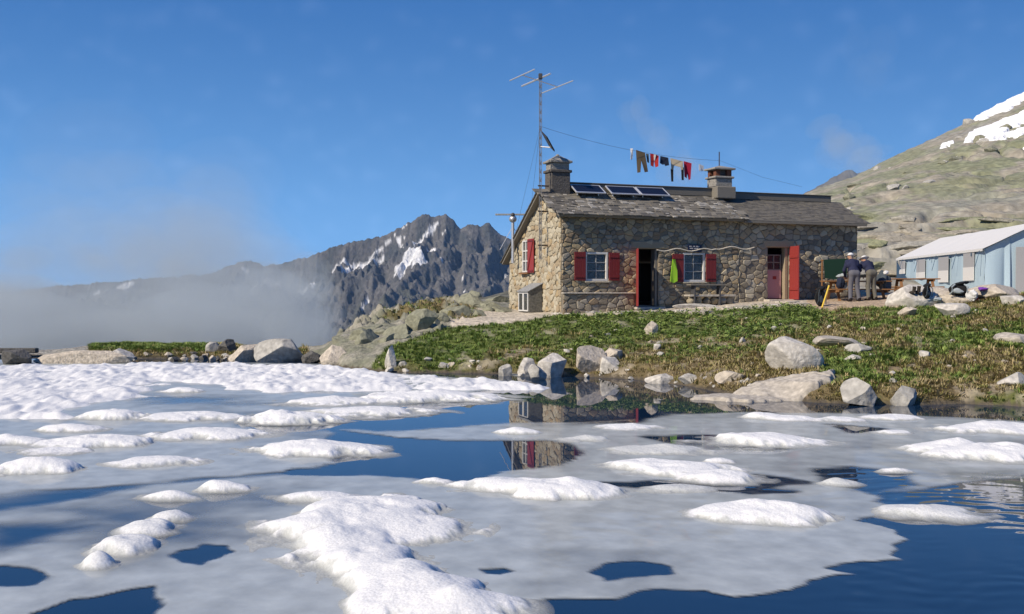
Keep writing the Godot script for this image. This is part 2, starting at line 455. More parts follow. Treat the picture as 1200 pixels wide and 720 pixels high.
func gh(x: float, d: float) -> float:
	var px := 600.0 + F * x / d
	var c := 0
	while c < cols.size() - 2 and cols[c + 1][0] < px:
		c += 1
	var ca: Array = cols[c][1]
	var cb: Array = cols[c + 1][1]
	var t := clampf((px - cols[c][0]) / (cols[c + 1][0] - cols[c][0]), 0.0, 1.0)
	var z0 := lerpf(ca[0], cb[0], t)
	var y0 := lerpf(ca[1], cb[1], t)
	# the shoreline wanders a little
	var wob := n1.get_noise_2d(x * 6.0, 40.0) * 0.5
	if d <= z0 + wob:
		return y0 - (z0 + wob - d) * 0.5
	var y := y0
	var pz := z0 + wob
	var py := y0
	var found := false
	for s in range(1, 10):
		var z := lerpf(ca[s * 2], cb[s * 2], t)
		if s == 1:
			z += wob
		var yy := lerpf(ca[s * 2 + 1], cb[s * 2 + 1], t)
		if d <= z:
			var u := (d - pz) / maxf(z - pz, 0.01)
			y = lerpf(py, yy, u)
			found = true
			break
		pz = z
		py = yy
	if not found:
		y = py - (d - pz) * 0.25
	var inland := d - z0
	# bumps: tussocks on the bank, calm near the hut, blocks on the knoll and the hillside
	var amp := 0.10 * clampf(inland / 0.8, 0.0, 1.0)
	if px > 520.0 and d > 33.0 and d < 41.0:
		amp = 0.03
	y += lump(x, d) * amp + n1.get_noise_2d(x * 40.0, d * 40.0) * amp * 0.4
	if px < 560.0 and px > 380.0 and d > 33.0:
		var k := clampf((d - 33.0) / 2.0, 0.0, 1.0) * clampf((560.0 - px) / 25.0, 0.0, 1.0) * clampf((px - 380.0) / 20.0, 0.0, 1.0)
		y += (absf(n2.get_noise_2d(x * 16.0, d * 16.0)) - 0.25) * 0.75 * k + absf(n1.get_noise_2d(x * 45.0, d * 30.0)) * -0.5 * k + 0.1 * k
	if d > 44.0 and px > 640.0:
		var k2 := clampf((d - 44.0) / 6.0, 0.0, 1.0)
		var big := clampf((d - 44.0) / 80.0, 0.2, 1.0)
		var y2 := y + n1.get_noise_2d(x * 1.2, d * 1.2) * 1.5 * big * (1.0 - 0.7 * smoothstep(80.0, 105.0, d))
		var warp := n2.get_noise_2d(x * 2.0, d * 2.0) * 1.3
		# ledges low on the slope
		var stp := 1.35
		var q := (y2 + warp) / stp
		var fl := floorf(q)
		var fr := q - fl
		var ledge := (fl + smoothstep(0.62, 0.9, fr)) * stp - warp - 0.4 * exp(-pow((fr - 0.64) / 0.05, 2.0))
		var share := clampf(1.0 - (d - 54.0) / 16.0, 0.0, 1.0) * 0.85
		y2 = lerpf(y2, ledge, share)
		y2 += (n1.get_noise_2d(x * 7.0, d * 7.0) * 0.14 * big + absf(n2.get_noise_2d(x * 3.0, d * 3.0)) * -0.3 * big) * (1.0 - 0.7 * smoothstep(85.0, 105.0, d))
		var cr := n2.get_noise_2d(x * 0.8 + 90.0, d * 0.7)
		var cr2 := n2.get_noise_2d(x * 0.5 - 60.0, d * 1.4)
		y2 -= (exp(-pow(cr / 0.022, 2.0)) * 0.6 + exp(-pow(cr2 / 0.03, 2.0)) * 0.7) * (1.0 - smoothstep(100.0, 115.0, d))
		y = lerpf(y, y2, k2)
	return y
func on_ground(px: float, py: float, from := 19.0, to := 190.0) -> Vector3:
	var r := ray(px, py)
	r /= -r.z
	var d := from
	while d < to:
		var p := CAM + r * d
		if p.y <= gh(p.x, d):
			return p
		d += 0.06 if d < 50.0 else 0.4
	return CAM + r * to
var terrace := [[340, 470], [430, 470], [436, 428], [455, 408], [480, 398], [505, 388], [530, 384], [600, 379], [640, 373], [660, 370], [740, 368], [800, 367], [870, 362], [930, 358], [950, 360], [965, 364], [1040, 360], [1060, 359], [1100, 358], [1150, 352], [1180, 347], [1200, 344], [1500, 335]]
func line_at(tab: Array, x: float) -> float:
	if x <= tab[0][0]:
		return tab[0][1]
	for k in tab.size() - 1:
		if x <= tab[k + 1][0]:
			return lerpf(tab[k][1], tab[k + 1][1], (x - tab[k][0]) / float(tab[k + 1][0] - tab[k][0]))
	return tab[-1][1]
# 0 = bare, up to 1 = full grass; .y = how green; .z = leafy plants
func grass_at(p: Vector3) -> Vector3:
	var s := to_px(p)
	var nz := n1.get_noise_2d(p.x * 5.0, p.z * 5.0)
	var nf := n2.get_noise_2d(p.x * 14.0, p.z * 14.0)
	var d := -p.z
	if s.x < 360.0:
		if s.x < 105.0 or d > 38.5 or p.y < 0.04:
			return Vector3.ZERO
		var top := clampf((p.y - 0.17) / 0.08, 0.0, 1.0)
		if s.x > 245.0:
			return Vector3(0.35, 0.2, 0)
		return Vector3(0.35 + 0.65 * top, 0.1 + 0.8 * top, 0)
	if d > 43.0:
		return Vector3.ZERO
	var ty := line_at(terrace, s.x) + nz * 3.0
	if s.x < 560.0 and s.x > 440.0 and d > 34.5:
		var k := clampf(nz * 3.0 + 0.25, 0.0, 1.0)
		return Vector3(k * 0.9, 0.25 + nf * 0.5, 0.0)
	if s.y < ty or p.y < 0.06:
		return Vector3.ZERO
	var below := (s.y - ty)
	var g := 0.0
	var dense := 1.0
	if s.x < 960.0:
		var band := lerpf(46.0, 34.0, clampf((s.x - 700.0) / 250.0, 0.0, 1.0))
		g = clampf(1.35 - below / band * 0.85 + nz * 0.8 + nf * 0.35, 0.0, 1.0)
		if s.x < 560.0:
			g = clampf(g + 0.15, 0.0, 1.0)
	else:
		g = clampf(0.38 + nz * 1.5 + nf * 0.6 + 0.35 * clampf(1.0 - below / 25.0, 0.0, 1.0), 0.0, 1.0)
	if nf < -0.35:
		dense = 0.35
	var leafy := clampf((s.x - 640.0) / 60.0, 0.0, 1.0) * clampf((985.0 - s.x) / 40.0, 0.0, 1.0) * clampf(1.2 - below / 42.0 + nz, 0.0, 1.0)
	return Vector3(dense, g, leafy)
func ground_colour(p: Vector3) -> Color:
	var s := to_px(p)
	var d := -p.z
	var nz := n1.get_noise_2d(p.x * 5.0, p.z * 5.0)
	var nf := n2.get_noise_2d(p.x * 17.0, p.z * 17.0)
	if d > 43.5:
		var rock := Color(0.43, 0.39, 0.31)
		var moss := Color(0.29, 0.31, 0.18)
		var gre := Color(0.39, 0.38, 0.33)
		var k := n1.get_noise_2d(p.x * 1.6, p.z * 1.6)
		var k3 := n2.get_noise_2d(p.x * 3.2 + 50.0, p.z * 3.2)
		var c := rock.lerp(gre, clampf(0.5 + k3 * 1.6, 0.0, 1.0))
		# lichen and turf band under the snow, and on the ledges
		var m := smoothstep(0.02, 0.30, k + nf * 0.25)
		var up := smoothstep(60.0, 90.0, d) * (1.0 - smoothstep(100.0, 120.0, d))
		m = clampf(maxf(m * 0.75, smoothstep(-0.15, 0.2, k3 + nf * 0.3) * up * 0.85), 0.0, 1.0)
		c = c.lerp(moss, m)
		if s.x < 640.0:
			c = Color(0.16, 0.16, 0.13)
		return c * (0.92 + nf * 0.25)
	var ga := grass_at(p)
	var soil := Color(0.20, 0.155, 0.08)
	var rockc := Color(0.27, 0.275, 0.20).lerp(Color(0.36, 0.34, 0.28), clampf(0.5 + nf * 1.2, 0.0, 1.0))
	var tan := Color(0.70, 0.62, 0.50)
	if s.x > 945.0 and s.x < 1060.0:
		tan = Color(0.60, 0.46, 0.32)
	var bare := tan
	if s.x < 360.0:
		bare = Color(0.40, 0.38, 0.33) if s.x < 150.0 else Color(0.20, 0.165, 0.11)
	elif s.x < 530.0 or (s.x < 600.0 and d > 37.5):
		bare = rockc
	if p.y < 0.07:
		bare = Color(0.13, 0.11, 0.08)
		soil = Color(0.09, 0.07, 0.045)
	var turf := soil.lerp(Color(0.125, 0.16, 0.04), ga.y)
	var c2 := bare.lerp(turf, smoothstep(0.1, 0.5, ga.x))
	return c2 * (0.95 + nf * 0.22)
func fan(px0: float, px1: float, dpx: float, d0: float, d1: float, dd: float, growth: float) -> ArrayMesh:
	var ds := PackedFloat32Array()
	var d := d0
	var stepd := dd
	while d < d1:
		ds.append(d)
		d += stepd
		stepd *= growth
	ds.append(d1)
	var nu := int((px1 - px0) / dpx) + 1
	var v := PackedVector3Array()
	var col := PackedColorArray()
	for q in ds:
		for i in nu:
			var x := (px0 + i * dpx - 600.0) / F * q
			var p := Vector3(x, gh(x, q), -q)
			v.append(p)
			col.append(ground_colour(p))
	return grid_mesh(v, nu, ds.size(), col, true)

# ------------------------------------------------------------------ lake
func world_poly(a: Array) -> PackedVector2Array:
	var out := PackedVector2Array()
	for k in range(0, a.size(), 2):
		var p := on_level(a[k], a[k + 1])
		out.append(Vector2(p.x, -p.z))
	return out
func bounds(p: PackedVector2Array, grow: float) -> Rect2:
	var r := Rect2(p[0], Vector2.ZERO)
	for q in p:
		r = r.expand(q)
	return r.grow(grow)
func signed_in(q: Vector2, p: PackedVector2Array) -> float:
	# distance to the outline, positive inside
	var best := 1e9
	var n := p.size()
	for k in n:
		var c := Geometry2D.get_closest_point_to_segment(q, p[k], p[(k + 1) % n])
		best = minf(best, q.distance_squared_to(c))
	var s := sqrt(best)
	return s if Geometry2D.is_point_in_polygon(q, p) else -s
var openings := []      # [polygon, bounds, softness]
func make_openings() -> void:
	for a in [
		[[-40, 418, 60, 420, 160, 424, 300, 425, 400, 427, 440, 436, 520, 441, 600, 446, 660, 452, 700, 462, 640, 464, 600, 446, 520, 400, -40, 400], 0.5],
		[[590, 455, 660, 430, 740, 430, 800, 435, 860, 440, 1000, 450, 1240, 455, 1240, 496, 1120, 489, 1000, 484, 880, 482, 780, 485, 740, 496, 690, 495, 600, 494, 560, 476, 530, 470], 0.35],
		[[470, 478, 560, 468, 640, 466, 720, 472, 700, 494, 600, 496, 500, 502, 440, 505, 380, 494, 420, 486], 0.3],
		[[395, 505, 455, 512, 500, 518, 600, 517, 660, 517, 680, 530, 650, 546, 590, 553, 555, 562, 470, 560, 400, 556, 340, 556, 345, 551, 400, 545, 385, 530], 0.14],
		[[420, 556, 330, 557, 250, 563, 150, 574, 60, 592, -20, 600, -20, 576, 80, 572, 200, 564, 330, 552, 420, 548], 0.16, 0.85],
		[[150, 466, 250, 464, 340, 470, 300, 474, 250, 476, 170, 474], 0.9, 0.8],
		[[300, 498, 420, 494, 400, 501, 320, 505], 0.6],
		[[206, 651, 214, 645, 235, 641, 262, 642, 267, 648, 255, 656, 232, 662, 214, 660], 0.04],
		[[40, 728, 45, 716, 90, 700, 150, 687, 185, 685, 193, 692, 188, 706, 180, 728], 0.05],
		[[-20, 660, 20, 663, 52, 674, 40, 682, -20, 688], 0.05],
		[[-20, 616, 50, 618, 90, 622, 50, 636, 10, 648, -20, 648], 0.3, 0.75],
		[[697, 676, 712, 668, 750, 664, 782, 669, 786, 677, 762, 684, 715, 684], 0.05],
		[[565, 670, 590, 667, 605, 671, 590, 675, 572, 674], 0.04],
		[[610, 735, 625, 713, 680, 709, 729, 708, 760, 699, 794, 699, 830, 697, 855, 703, 920, 694, 985, 671, 960, 665, 1000, 655, 1052, 653, 1040, 648, 1069, 635, 1046, 621, 1008, 611, 1060, 606, 1130, 604, 1240, 596, 1240, 735], 0.03],
		[[1040, 578, 1130, 570, 1220, 566, 1220, 600, 1100, 603, 1060, 596, 1030, 588], 0.20],
		[[958, 552, 1000, 548, 1050, 556, 1060, 568, 1020, 578, 980, 566], 0.25],
		[[845, 520, 880, 517, 925, 522, 900, 528, 860, 527], 0.25],
		[[760, 514, 830, 511, 850, 516, 800, 522], 0.25],
		[[680, 568, 760, 565, 850, 568, 930, 578, 880, 580, 800, 575], 0.2],
		[[860, 556, 900, 560, 940, 566, 900, 570, 870, 563], 0.2],
		[[970, 498, 1010, 500, 1040, 504, 1000, 508], 0.2],
	]:
		var p := world_poly(a[0])
		openings.append([p, bounds(p, 1.0), a[1], a[2] if a.size() > 2 else 2.2])
func ice_at(x: float, d: float) -> Vector2:
	# x: how much slush there is (0 open water); y: a second pattern for its tint
	var k := n1.get_noise_2d(x * 4.0, d * 7.0)
	var k2 := n2.get_noise_2d(x * 9.0 + 31.0, d * 16.0)
	var k3 := n1.get_noise_2d(x * 2.0 + 70.0, d * 3.0)
	var t := 0.74 + k * 0.8 + k2 * 0.30 + k3 * 0.6 + 0.24
	var q := Vector2(x + k2 * 0.10 + n1.get_noise_2d(x * 30.0, d * 30.0) * 0.09 + n1.get_noise_2d(x * 90.0, d * 90.0) * 0.03, d + k * 0.25 + n2.get_noise_2d(x * 24.0, d * 24.0) * 0.10)
	for o in openings:
		if o[1].has_point(q):
			var s := signed_in(q, o[0])
			t -= smoothstep(-o[2] - 0.03, o[2] + 0.03, s) * o[3]
	return Vector2(clampf(t, 0.0, 1.2), k3)
func ice_mesh(x0: float, x1: float, dx: float, d0: float, d1: float, dd: float) -> ArrayMesh:
	var nu := int((x1 - x0) / dx) + 1
	var nv := int((d1 - d0) / dd) + 1
	var v := PackedVector3Array()
	var col := PackedColorArray()
	for j in nv:
		for i in nu:
			var x := x0 + i * dx
			var d := d0 + j * dd
			var t := ice_at(x, d)
			v.append(Vector3(x, 0.004 + 0.008 * clampf(t.x, 0.0, 1.0) + 0.004 * n2.get_noise_2d(x * 20.0, d * 20.0) * t.x, -d))
			var c := Color(0.56, 0.60, 0.60)
			c.a = smoothstep(0.0, 1.1, t.x) * 0.86
			col.append(c)
	# cells of open water are left out
	var idx := PackedInt32Array()
	for j in nv - 1:
		for i in nu - 1:
			var a := j * nu + i
			if col[a].a + col[a + 1].a + col[a + nu].a + col[a + nu + 1].a > 0.004:
				idx.append_array([a, a + nu, a + 1, a + 1, a + nu, a + nu + 1])
	return indexed(v, idx, col)
func snow_colour(k: float) -> Color:
	return Color(0.60, 0.62, 0.60).lerp(Color(0.90, 0.905, 0.90), k)
# a snow hump on the ice from the extents it has in the photograph
func hump_blob(x0: float, x1: float, ytop: float, ybase: float, deep := 0.5) -> Dictionary:
	var cx := (x0 + x1) * 0.5
	var f := on_level(cx, ybase)
	var d := -f.z
	var wide := (x1 - x0) / F * d
	var dep := wide * deep
	var top_d := -on_level(cx, ytop).z
	dep = minf(dep, maxf((top_d - d) * 1.3, 0.12))
	var dc := d + dep * 0.5
	var row := to_px(Vector3(f.x, 0, -dc)).y
	var high := clampf((row - ytop) * dc / F, 0.035, 0.5)
	return {"c": Vector2((cx - 600.0) / F * dc, dc), "rx": wide * 0.52 * dc / d, "rd": dep * 0.62, "h": high * 0.66}
func hump_height(p: Vector2, blobs: Array, s: float) -> Vector3:
	# x: height of the snow, y: how much slush lies round it, z: how dry the snow is
	var sum := 0.0
	var apron := 0.0
	var dry := 0.0
	var nz := n1.get_noise_2d(p.x * 24.0 + s, p.y * 24.0 - s)
	var nb := n2.get_noise_2d(p.x * 9.0 - s, p.y * 9.0 + s)
	var nf := n1.get_noise_2d(p.x * 70.0, p.y * 70.0)
	for b in blobs:
		var q: Vector2 = (p - b.c) / Vector2(b.rx, b.rd)
		var r := q.length() * (1.0 + nz * 0.7 + nb * 0.6 + nf * 0.18) * 0.80
		r = maxf(r, q.length() * 0.9 - 0.35)
		if r < 1.0:
			var e: float = b.h * pow(1.0 - r * r, 0.95) * (1.05 + nb * 0.5 + nz * 0.55) + nf * 0.014
			sum += pow(maxf(e, 0.0), 4.0)
		apron = maxf(apron, smoothstep(1.6, 0.95, r))
		dry = maxf(dry, smoothstep(0.98, 0.80, r + nf * 0.25 + nz * 0.15))
	return Vector3(pow(sum, 0.25), apron, dry)
func hump(label: String, blobs: Array, grey := 0.0, group := "snow humps on the lake ice", called := "snow_hump") -> void:
	var s := blobs[0].c.x * 3.7 as float
	var lo := Vector2(1e9, 1e9)
	var hi := -lo
	for b in blobs:
		var e: float = maxf(b.rx, b.rd) if b.has("turn") else 0.0
		var r := Vector2(maxf(b.rx, e), maxf(b.rd, e)) * 1.95
		lo = lo.min(b.c - r)
		hi = hi.max(b.c + r)
	var nu := clampi(int((hi.x - lo.x) / 0.024), 30, 150)
	var nv := clampi(int((hi.y - lo.y) / 0.03), 20, 110)
	var base: Vector2 = (lo + hi) * 0.5
	var v := PackedVector3Array()
	var col := PackedColorArray()
	var hmax := 0.0
	for b in blobs:
		hmax = maxf(hmax, b.h)
	for j in nv:
		for i in nu:
			var p := Vector2(lerpf(lo.x, hi.x, i / float(nu - 1)), lerpf(lo.y, hi.y, j / float(nv - 1)))
			var hh := hump_height(p, blobs, s)
			v.append(Vector3(p.x - base.x, hh.x + 0.026 * hh.y - 0.006, -(p.y - base.y)))
			# dry snow inside its own ragged outline, wet grey slush outside of it
			var k := hh.z * (1.0 - grey)
			var c := snow_colour(k)
			c.a = maxf(smoothstep(0.0, 0.02, hh.x), hh.y * 0.8)
			col.append(c)
	var idx := PackedInt32Array()
	for j in nv - 1:
		for i in nu - 1:
			var a := j * nu + i
			if maxf(maxf(v[a].y, v[a + 1].y), maxf(v[a + nu].y, v[a + nu + 1].y)) > -0.004:
				idx.append_array([a, a + nu, a + 1, a + 1, a + nu, a + nu + 1])
	var o := obj(called, indexed(v, idx, col), M.slush_snow)
	o.position = Vector3(base.x, 0, -base.y)
	tag(o, label, "snow", group)
func make_lake() -> void:
	make_openings()
	# water: fine mesh where it ripples (right foreground)
	var v := PackedVector3Array()
	var nrm := PackedVector3Array()
	var xs := [-60.0, -30.0, -15.0, -8.0, -4.0, -1.0]
	var x := 0.0
	while x < 9.0:
		xs.append(x)
		x += 0.045
	xs.append_array([9.0, 14.0, 24.0, 60.0])
	var ds := [-6.0, 0.0, 4.0]
	var d := 6.0
	while d < 16.0:
		ds.append(d)
		d += 0.03
	ds.append_array([16.0, 20.0, 26.0, 32.0, 38.0])
	for dd: float in ds:
		for xx: float in xs:
			v.append(Vector3(xx, 0, -dd))
			var m := smoothstep(0.3, 4.5, xx) * (1.0 - smoothstep(8.5, 9.0, xx)) * smoothstep(6.0, 6.5, dd) * (1.0 - smoothstep(13.0, 15.5, dd))
			var ph := dd * 19.0 + xx * 4.0 + n1.get_noise_2d(xx * 10.0, dd * 10.0) * 9.0
			var ph2 := dd * 31.0 - xx * 6.0 + n2.get_noise_2d(xx * 12.0, dd * 12.0) * 9.0
			var g := (cos(ph) * 0.022 + cos(ph2) * 0.014) * m * (0.6 + n2.get_noise_2d(xx * 8.0, dd * 8.0) * 1.2)
			var calm := n1.get_noise_2d(xx * 14.0, dd * 30.0) * 0.0015
			nrm.append(Vector3(g * 0.3, 1.0, g + calm).normalized())
	var idx := PackedInt32Array()
	var nu := xs.size()
	for j in ds.size() - 1:
		for i in nu - 1:
			var a := j * nu + i
			idx.append_array([a, a + nu, a + 1, a + 1, a + nu, a + nu + 1])
	struct("lake_water", indexed(v, idx, PackedColorArray(), nrm), M.water, "calm dark blue lake water between the ice")
	struct("lake_ice", ice_mesh(-7.6, 7.6, 0.028, 6.6, 13.0, 0.036), M.ice, "wet grey slush ice floating on the near lake")
	struct("lake_ice", ice_mesh(-20.0, 20.0, 0.07, 12.972, 33.4, 0.16), M.ice, "wet grey slush ice on the far part of the lake")

	# the broad snow along the far side
	var outl := world_poly([-60, 436, 0, 431, 60, 429, 150, 427, 280, 427, 400, 429, 440, 438, 520, 442, 600, 448, 655, 457, 600, 460, 520, 458, 440, 459, 340, 461, 255, 459, 246, 452, 190, 449, 185, 458, 168, 468, 130, 472, 100, 480, 85, 492, 40, 496, -60, 497])
	var bb := bounds(outl, 0.6)
	var fu := 420
	var fv := 120
	var fvv := PackedVector3Array()
	var fc := PackedColorArray()
	for j in fv:
		for i in fu:
			var p := Vector2(lerpf(bb.position.x, bb.end.x, i / float(fu - 1)), lerpf(bb.position.y, bb.end.y, j / float(fv - 1)))
			var q := p + Vector2(n1.get_noise_2d(p.x * 9.0, p.y * 9.0), n1.get_noise_2d(p.x * 9.0 + 40.0, p.y * 9.0)) * 0.8
			var sd := signed_in(q, outl)
			var nz := n1.get_noise_2d(p.x * 13.0, p.y * 8.0)
			var cup := absf(n2.get_noise_2d(p.x * 26.0, p.y * 14.0))
			var h := -0.03 + smoothstep(-0.15, 0.55, sd) * (0.085 + nz * 0.12 + cup * 0.08 + 0.03 * n2.get_noise_2d(p.x * 50.0, p.y * 30.0))
			fvv.append(Vector3(p.x, h, -p.y))
			fc.append(snow_colour(1.0))
	var fi := PackedInt32Array()
	for j in fv - 1:
		for i in fu - 1:
			var a := j * fu + i
			if maxf(maxf(fvv[a].y, fvv[a + 1].y), maxf(fvv[a + fu].y, fvv[a + fu + 1].y)) > -0.02:
				fi.append_array([a, a + fu, a + 1, a + 1, a + fu, a + fu + 1])
	tag(obj("snow_field", indexed(fvv, fi, fc), M.snow), "broad bumpy white snow sheet along the far side of the lake", "snow")

	var hump_names := ["tiny snow hump in the blue gap of the broad snow sheet", "low snow hump just off the edge of the broad snow sheet", "low snow hump on grey slush between the snow sheet and the curving blue channel", "small snow hump near the upper end of the crumbling diagonal ridge", "thin snow strip just behind the big hooked ridge", "tiny snow knob beside the rounded white mound", "small snow hump splitting the reflection of the hut", "narrow snow strip on the ice beyond the hut's reflection", "small snow knob beside the long double mound", "small snow hump in slush near the pointed grey boulder", "small snow strip between the flat and the large wide mound", "small snow knob beside the dark gap in the ice"]
	for a in [[193, 233, 453, 461, 0], [180, 272, 481, 493, 1], [92, 168, 477, 493, 1], [192, 293, 499, 515, 2], [343, 433, 464, 475, 1], [142, 220, 533, 547, 2], [0, 87, 531, 556, 2], [33, 100, 526, 533, 2], [65, 167, 506, 525, 2], [47, 107, 495, 507, 2], [-20, 40, 507, 522, 2], [168, 227, 576, 588, 3], [227, 283, 562, 578, 3], [328, 413, 577, 590, 4], [493, 522, 560, 568, 5], [587, 626, 500, 510, 6], [707, 762, 497, 504, 7], [825, 857, 537, 544, 8], [960, 1005, 488, 495, 9], [1022, 1077, 485, 493, 9], [1030, 1067, 504, 510, 10], [1038, 1063, 548, 555, 11], [382, 490, 476, 488, 1], [433, 563, 455, 471, 1], [293, 380, 475, 497, 1], [303, 424, 513, 535, 2]]:
		hump(hump_names[a[4]], [hump_blob(a[0], a[1], a[2], a[3])])
	for a in [[666, 715, 511, 518], [735, 825, 522, 533], [760, 820, 569, 578], [965, 1000, 560, 570]]:
		hump("thin grey half melted snow patch on the lake ice", [hump_blob(a[0], a[1], a[2], a[3])], 0.75, "grey melting patches on the lake ice")
	hump("long low snow finger pointing into the dark open water", [hump_blob(1030, 1132, 593, 609)], 0.35, "", "snow_finger")
	hump("rounded white snow mound above the open blue water holding the hut's reflection", [hump_blob(545, 640, 556, 577), hump_blob(600, 707, 554, 584)], 0.0, "", "snow_mound")
	hump("long double snow mound sloping down beside a dark gap in the ice", [hump_blob(717, 800, 535, 553), hump_blob(750, 850, 538, 558), hump_blob(810, 880, 547, 566)], 0.0, "", "snow_mound")
	hump("smooth domed snow mound on the pointed ice floe beside open dark water", [hump_blob(834, 940, 581, 611), hump_blob(880, 975, 588, 614)], 0.0, "", "snow_mound")
	hump("white snow mound with a tail, below the flat shore slab", [hump_blob(835, 935, 502, 523), hump_blob(925, 975, 515, 522)], 0.0, "", "snow_mound")
	hump("pair of small snow humps near the shore slab", [hump_blob(870, 915, 482, 492), hump_blob(905, 948, 485, 494)], 0.0, "", "snow_mound")
	hump("flat wide snow mound near the grassy shore bank", [hump_blob(1117, 1225, 493, 508)], 0.0, "", "snow_mound")
	hump("large wide snow mound on ice, near the rippled water", [hump_blob(1077, 1160, 513, 532), hump_blob(1110, 1230, 516, 540)], 0.0, "", "snow_mound")
	hump("crumbling diagonal snow ridge on slush beside a round dark ice hole", [hump_blob(183, 214, 596, 612, 0.9), hump_blob(150, 195, 604, 627, 0.9), hump_blob(118, 170, 620, 650, 0.9), hump_blob(95, 130, 645, 668, 0.9)], 0.25, "", "snow_ridge")
	# the hooked ridge in the foreground
	var hk := []
	for b in [[425, 608, 0.66, 0.75, 0.15], [372, 622, 0.42, 0.5, 0.13], [485, 622, 0.50, 0.40, 0.09], [395, 640, 0.46, 0.46, 0.13], [430, 664, 0.42, 0.40, 0.13], [465, 684, 0.42, 0.38, 0.14], [496, 700, 0.40, 0.36, 0.14], [532, 716, 0.38, 0.34, 0.12], [470, 706, 0.36, 0.34, 0.12]]:
		var p := on_level(b[0], b[1])
		hk.append({"c": Vector2(p.x, -p.z), "rx": b[2], "rd": b[3], "h": b[4]})
	hump("big hooked snow ridge, widest of all, on pale blue slush ice", hk, 0.0, "", "snow_ridge")

# ------------------------------------------------------------------ far mountain
func mountain_mesh() -> ArrayMesh:
	var sky := [[-200, 352], [0, 344], [60, 336], [119, 331], [180, 326], [248, 321], [268, 311], [279, 307], [297, 306], [310, 312], [335, 308], [362, 301], [385, 292], [403, 286], [430, 280], [455, 275], [468, 266], [480, 261], [490, 254], [501, 251], [509, 255], [513, 255], [522, 250], [532, 259], [540, 269], [548, 264], [555, 262], [562, 265], [571, 260], [584, 273], [597, 280], [640, 275], [700, 300], [800, 330], [950, 345]]
	var D := 3000.0
	var nu := 760
	var nv := 240
	var v := PackedVector3Array()
	var col := PackedColorArray()
	var snow := [
		[516, 258, 509, 270, 498, 280, 490, 289, 487, 300, 484, 303, 480, 298, 483, 296, 488, 288, 494, 278, 504, 266, 513, 259],
		[488, 303, 496, 310, 501, 313, 496, 318, 488, 319, 482, 323, 484, 315, 478, 320, 470, 329, 461, 332, 465, 321, 475, 312, 482, 305],
		[501, 299, 512, 295, 510, 303, 505, 304], [512, 308, 519, 306, 518, 311], [516, 275, 521, 273, 522, 277],
		[440, 292, 458, 278, 459, 281, 446, 291, 440, 295], [459, 275, 466, 272, 465, 276], [467, 268, 478, 261, 477, 264, 470, 269], [480, 257, 486, 254, 483, 258],
		[465, 280, 469, 279, 471, 290, 473, 295, 470, 294, 466, 284], [471, 276, 476, 281, 474, 282],
		[398, 326, 412, 319, 420, 314, 436, 304, 450, 296, 452, 299, 440, 308, 425, 316, 412, 322, 400, 330],
		[340, 332, 352, 329, 366, 326, 390, 318, 410, 309, 425, 303, 440, 297, 432, 306, 410, 316, 396, 318, 375, 329, 355, 334],
		[588, 329, 594, 323, 596, 325, 590, 330], [540, 340, 546, 342, 546, 345], [583, 316, 585, 315, 584, 320], [541, 330, 543, 330, 542, 334],
		[547, 292, 552, 293, 549, 295], [470, 297, 473, 299, 470, 300], [557, 268, 564, 272, 562, 273], [422, 360, 432, 352, 433, 354, 424, 361],
		[300, 338, 315, 331, 330, 328, 318, 336, 305, 341], [135, 338, 152, 330, 158, 332, 148, 341], [110, 346, 116, 341, 118, 350], [282, 318, 292, 314, 290, 319], [270, 350, 290, 342, 310, 338, 300, 345, 280, 352],
	]
	var sp := []
	for a: Array in snow:
		var p := PackedVector2Array()
		for k in range(0, a.size(), 2):
			p.append(Vector2(a[k], a[k + 1]))
		sp.append([p, bounds(p, 1.0)])
	for j in nv:
		for i in nu:
			var px := -180.0 + 1130.0 * i / (nu - 1)
			var t := j / float(nv - 1)            # 0 foot of the slope .. 0.8 crest .. 1 behind
			var d := lerpf(D - 1150.0, D + 260.0, t)
			var x0 := (px - 600.0) / F * D
			var crest := (340.0 - line_at(sky, px)) / F * D + CAM.y + n1.get_noise_2d(x0 * 0.5, 5.0) * 6.0 + n1.get_noise_2d(x0 * 1.8, 9.0) * 5.0
			var away := (D - d) / 1150.0
			var y := crest
			var base_y := crest
			var x := x0
			var gul := nr.get_noise_3d(x0 * 0.09 + away * 22.0, d * 0.03, 0.0)
			var gul2 := nr.get_noise_3d(x0 * 0.28 + away * 40.0, d * 0.09, 7.0)
			var gul3 := nr.get_noise_3d(x0 * 0.9 + away * 60.0, d * 0.4, 17.0)
			if away >= 0.0:
				y = crest - pow(away, 0.88) * (crest + 330.0)
				var k := smoothstep(0.0, 0.05, away)
				base_y = y - 48.0 * k
				y += ((gul - 0.75) * 56.0 + (gul2 - 0.75) * 20.0 + (gul3 - 0.7) * 8.0 + (n1.get_noise_2d(x0 * 0.5, d * 0.5) - 0.5) * 16.0) * k
				# a lower spur in front of the peak
				var sx := (px - 520.0) / 90.0
				y += 55.0 * exp(-sx * sx) * exp(-pow((away - 0.42) / 0.10, 2.0))
			else:
				y = crest - absf(away) * 500.0
			var p := Vector3(x, y, -d)
			v.append(p)
			var k3 := n2.get_noise_2d(x0 * 0.22, d * 0.22)
			var c := Color(0.16, 0.155, 0.15).lerp(Color(0.098, 0.102, 0.108), clampf(0.5 + k3 * 2.0, 0.0, 1.0))
			c = c.lerp(Color(0.135, 0.14, 0.10), smoothstep(0.25, 0.6, away + k3 * 0.3) * 0.7)
			var s := to_px(Vector3(x, base_y, -d)) + Vector2(n1.get_noise_2d(x0 * 0.7, d * 0.7), n1.get_noise_2d(x0 * 0.7, d * 0.7 + 300.0)) * 1.5
			if away > 0.0:
				for q in sp:
					if q[1].has_point(s) and Geometry2D.is_point_in_polygon(s, q[0]):
						c = Color(0.85, 0.86, 0.88)
			col.append(c)
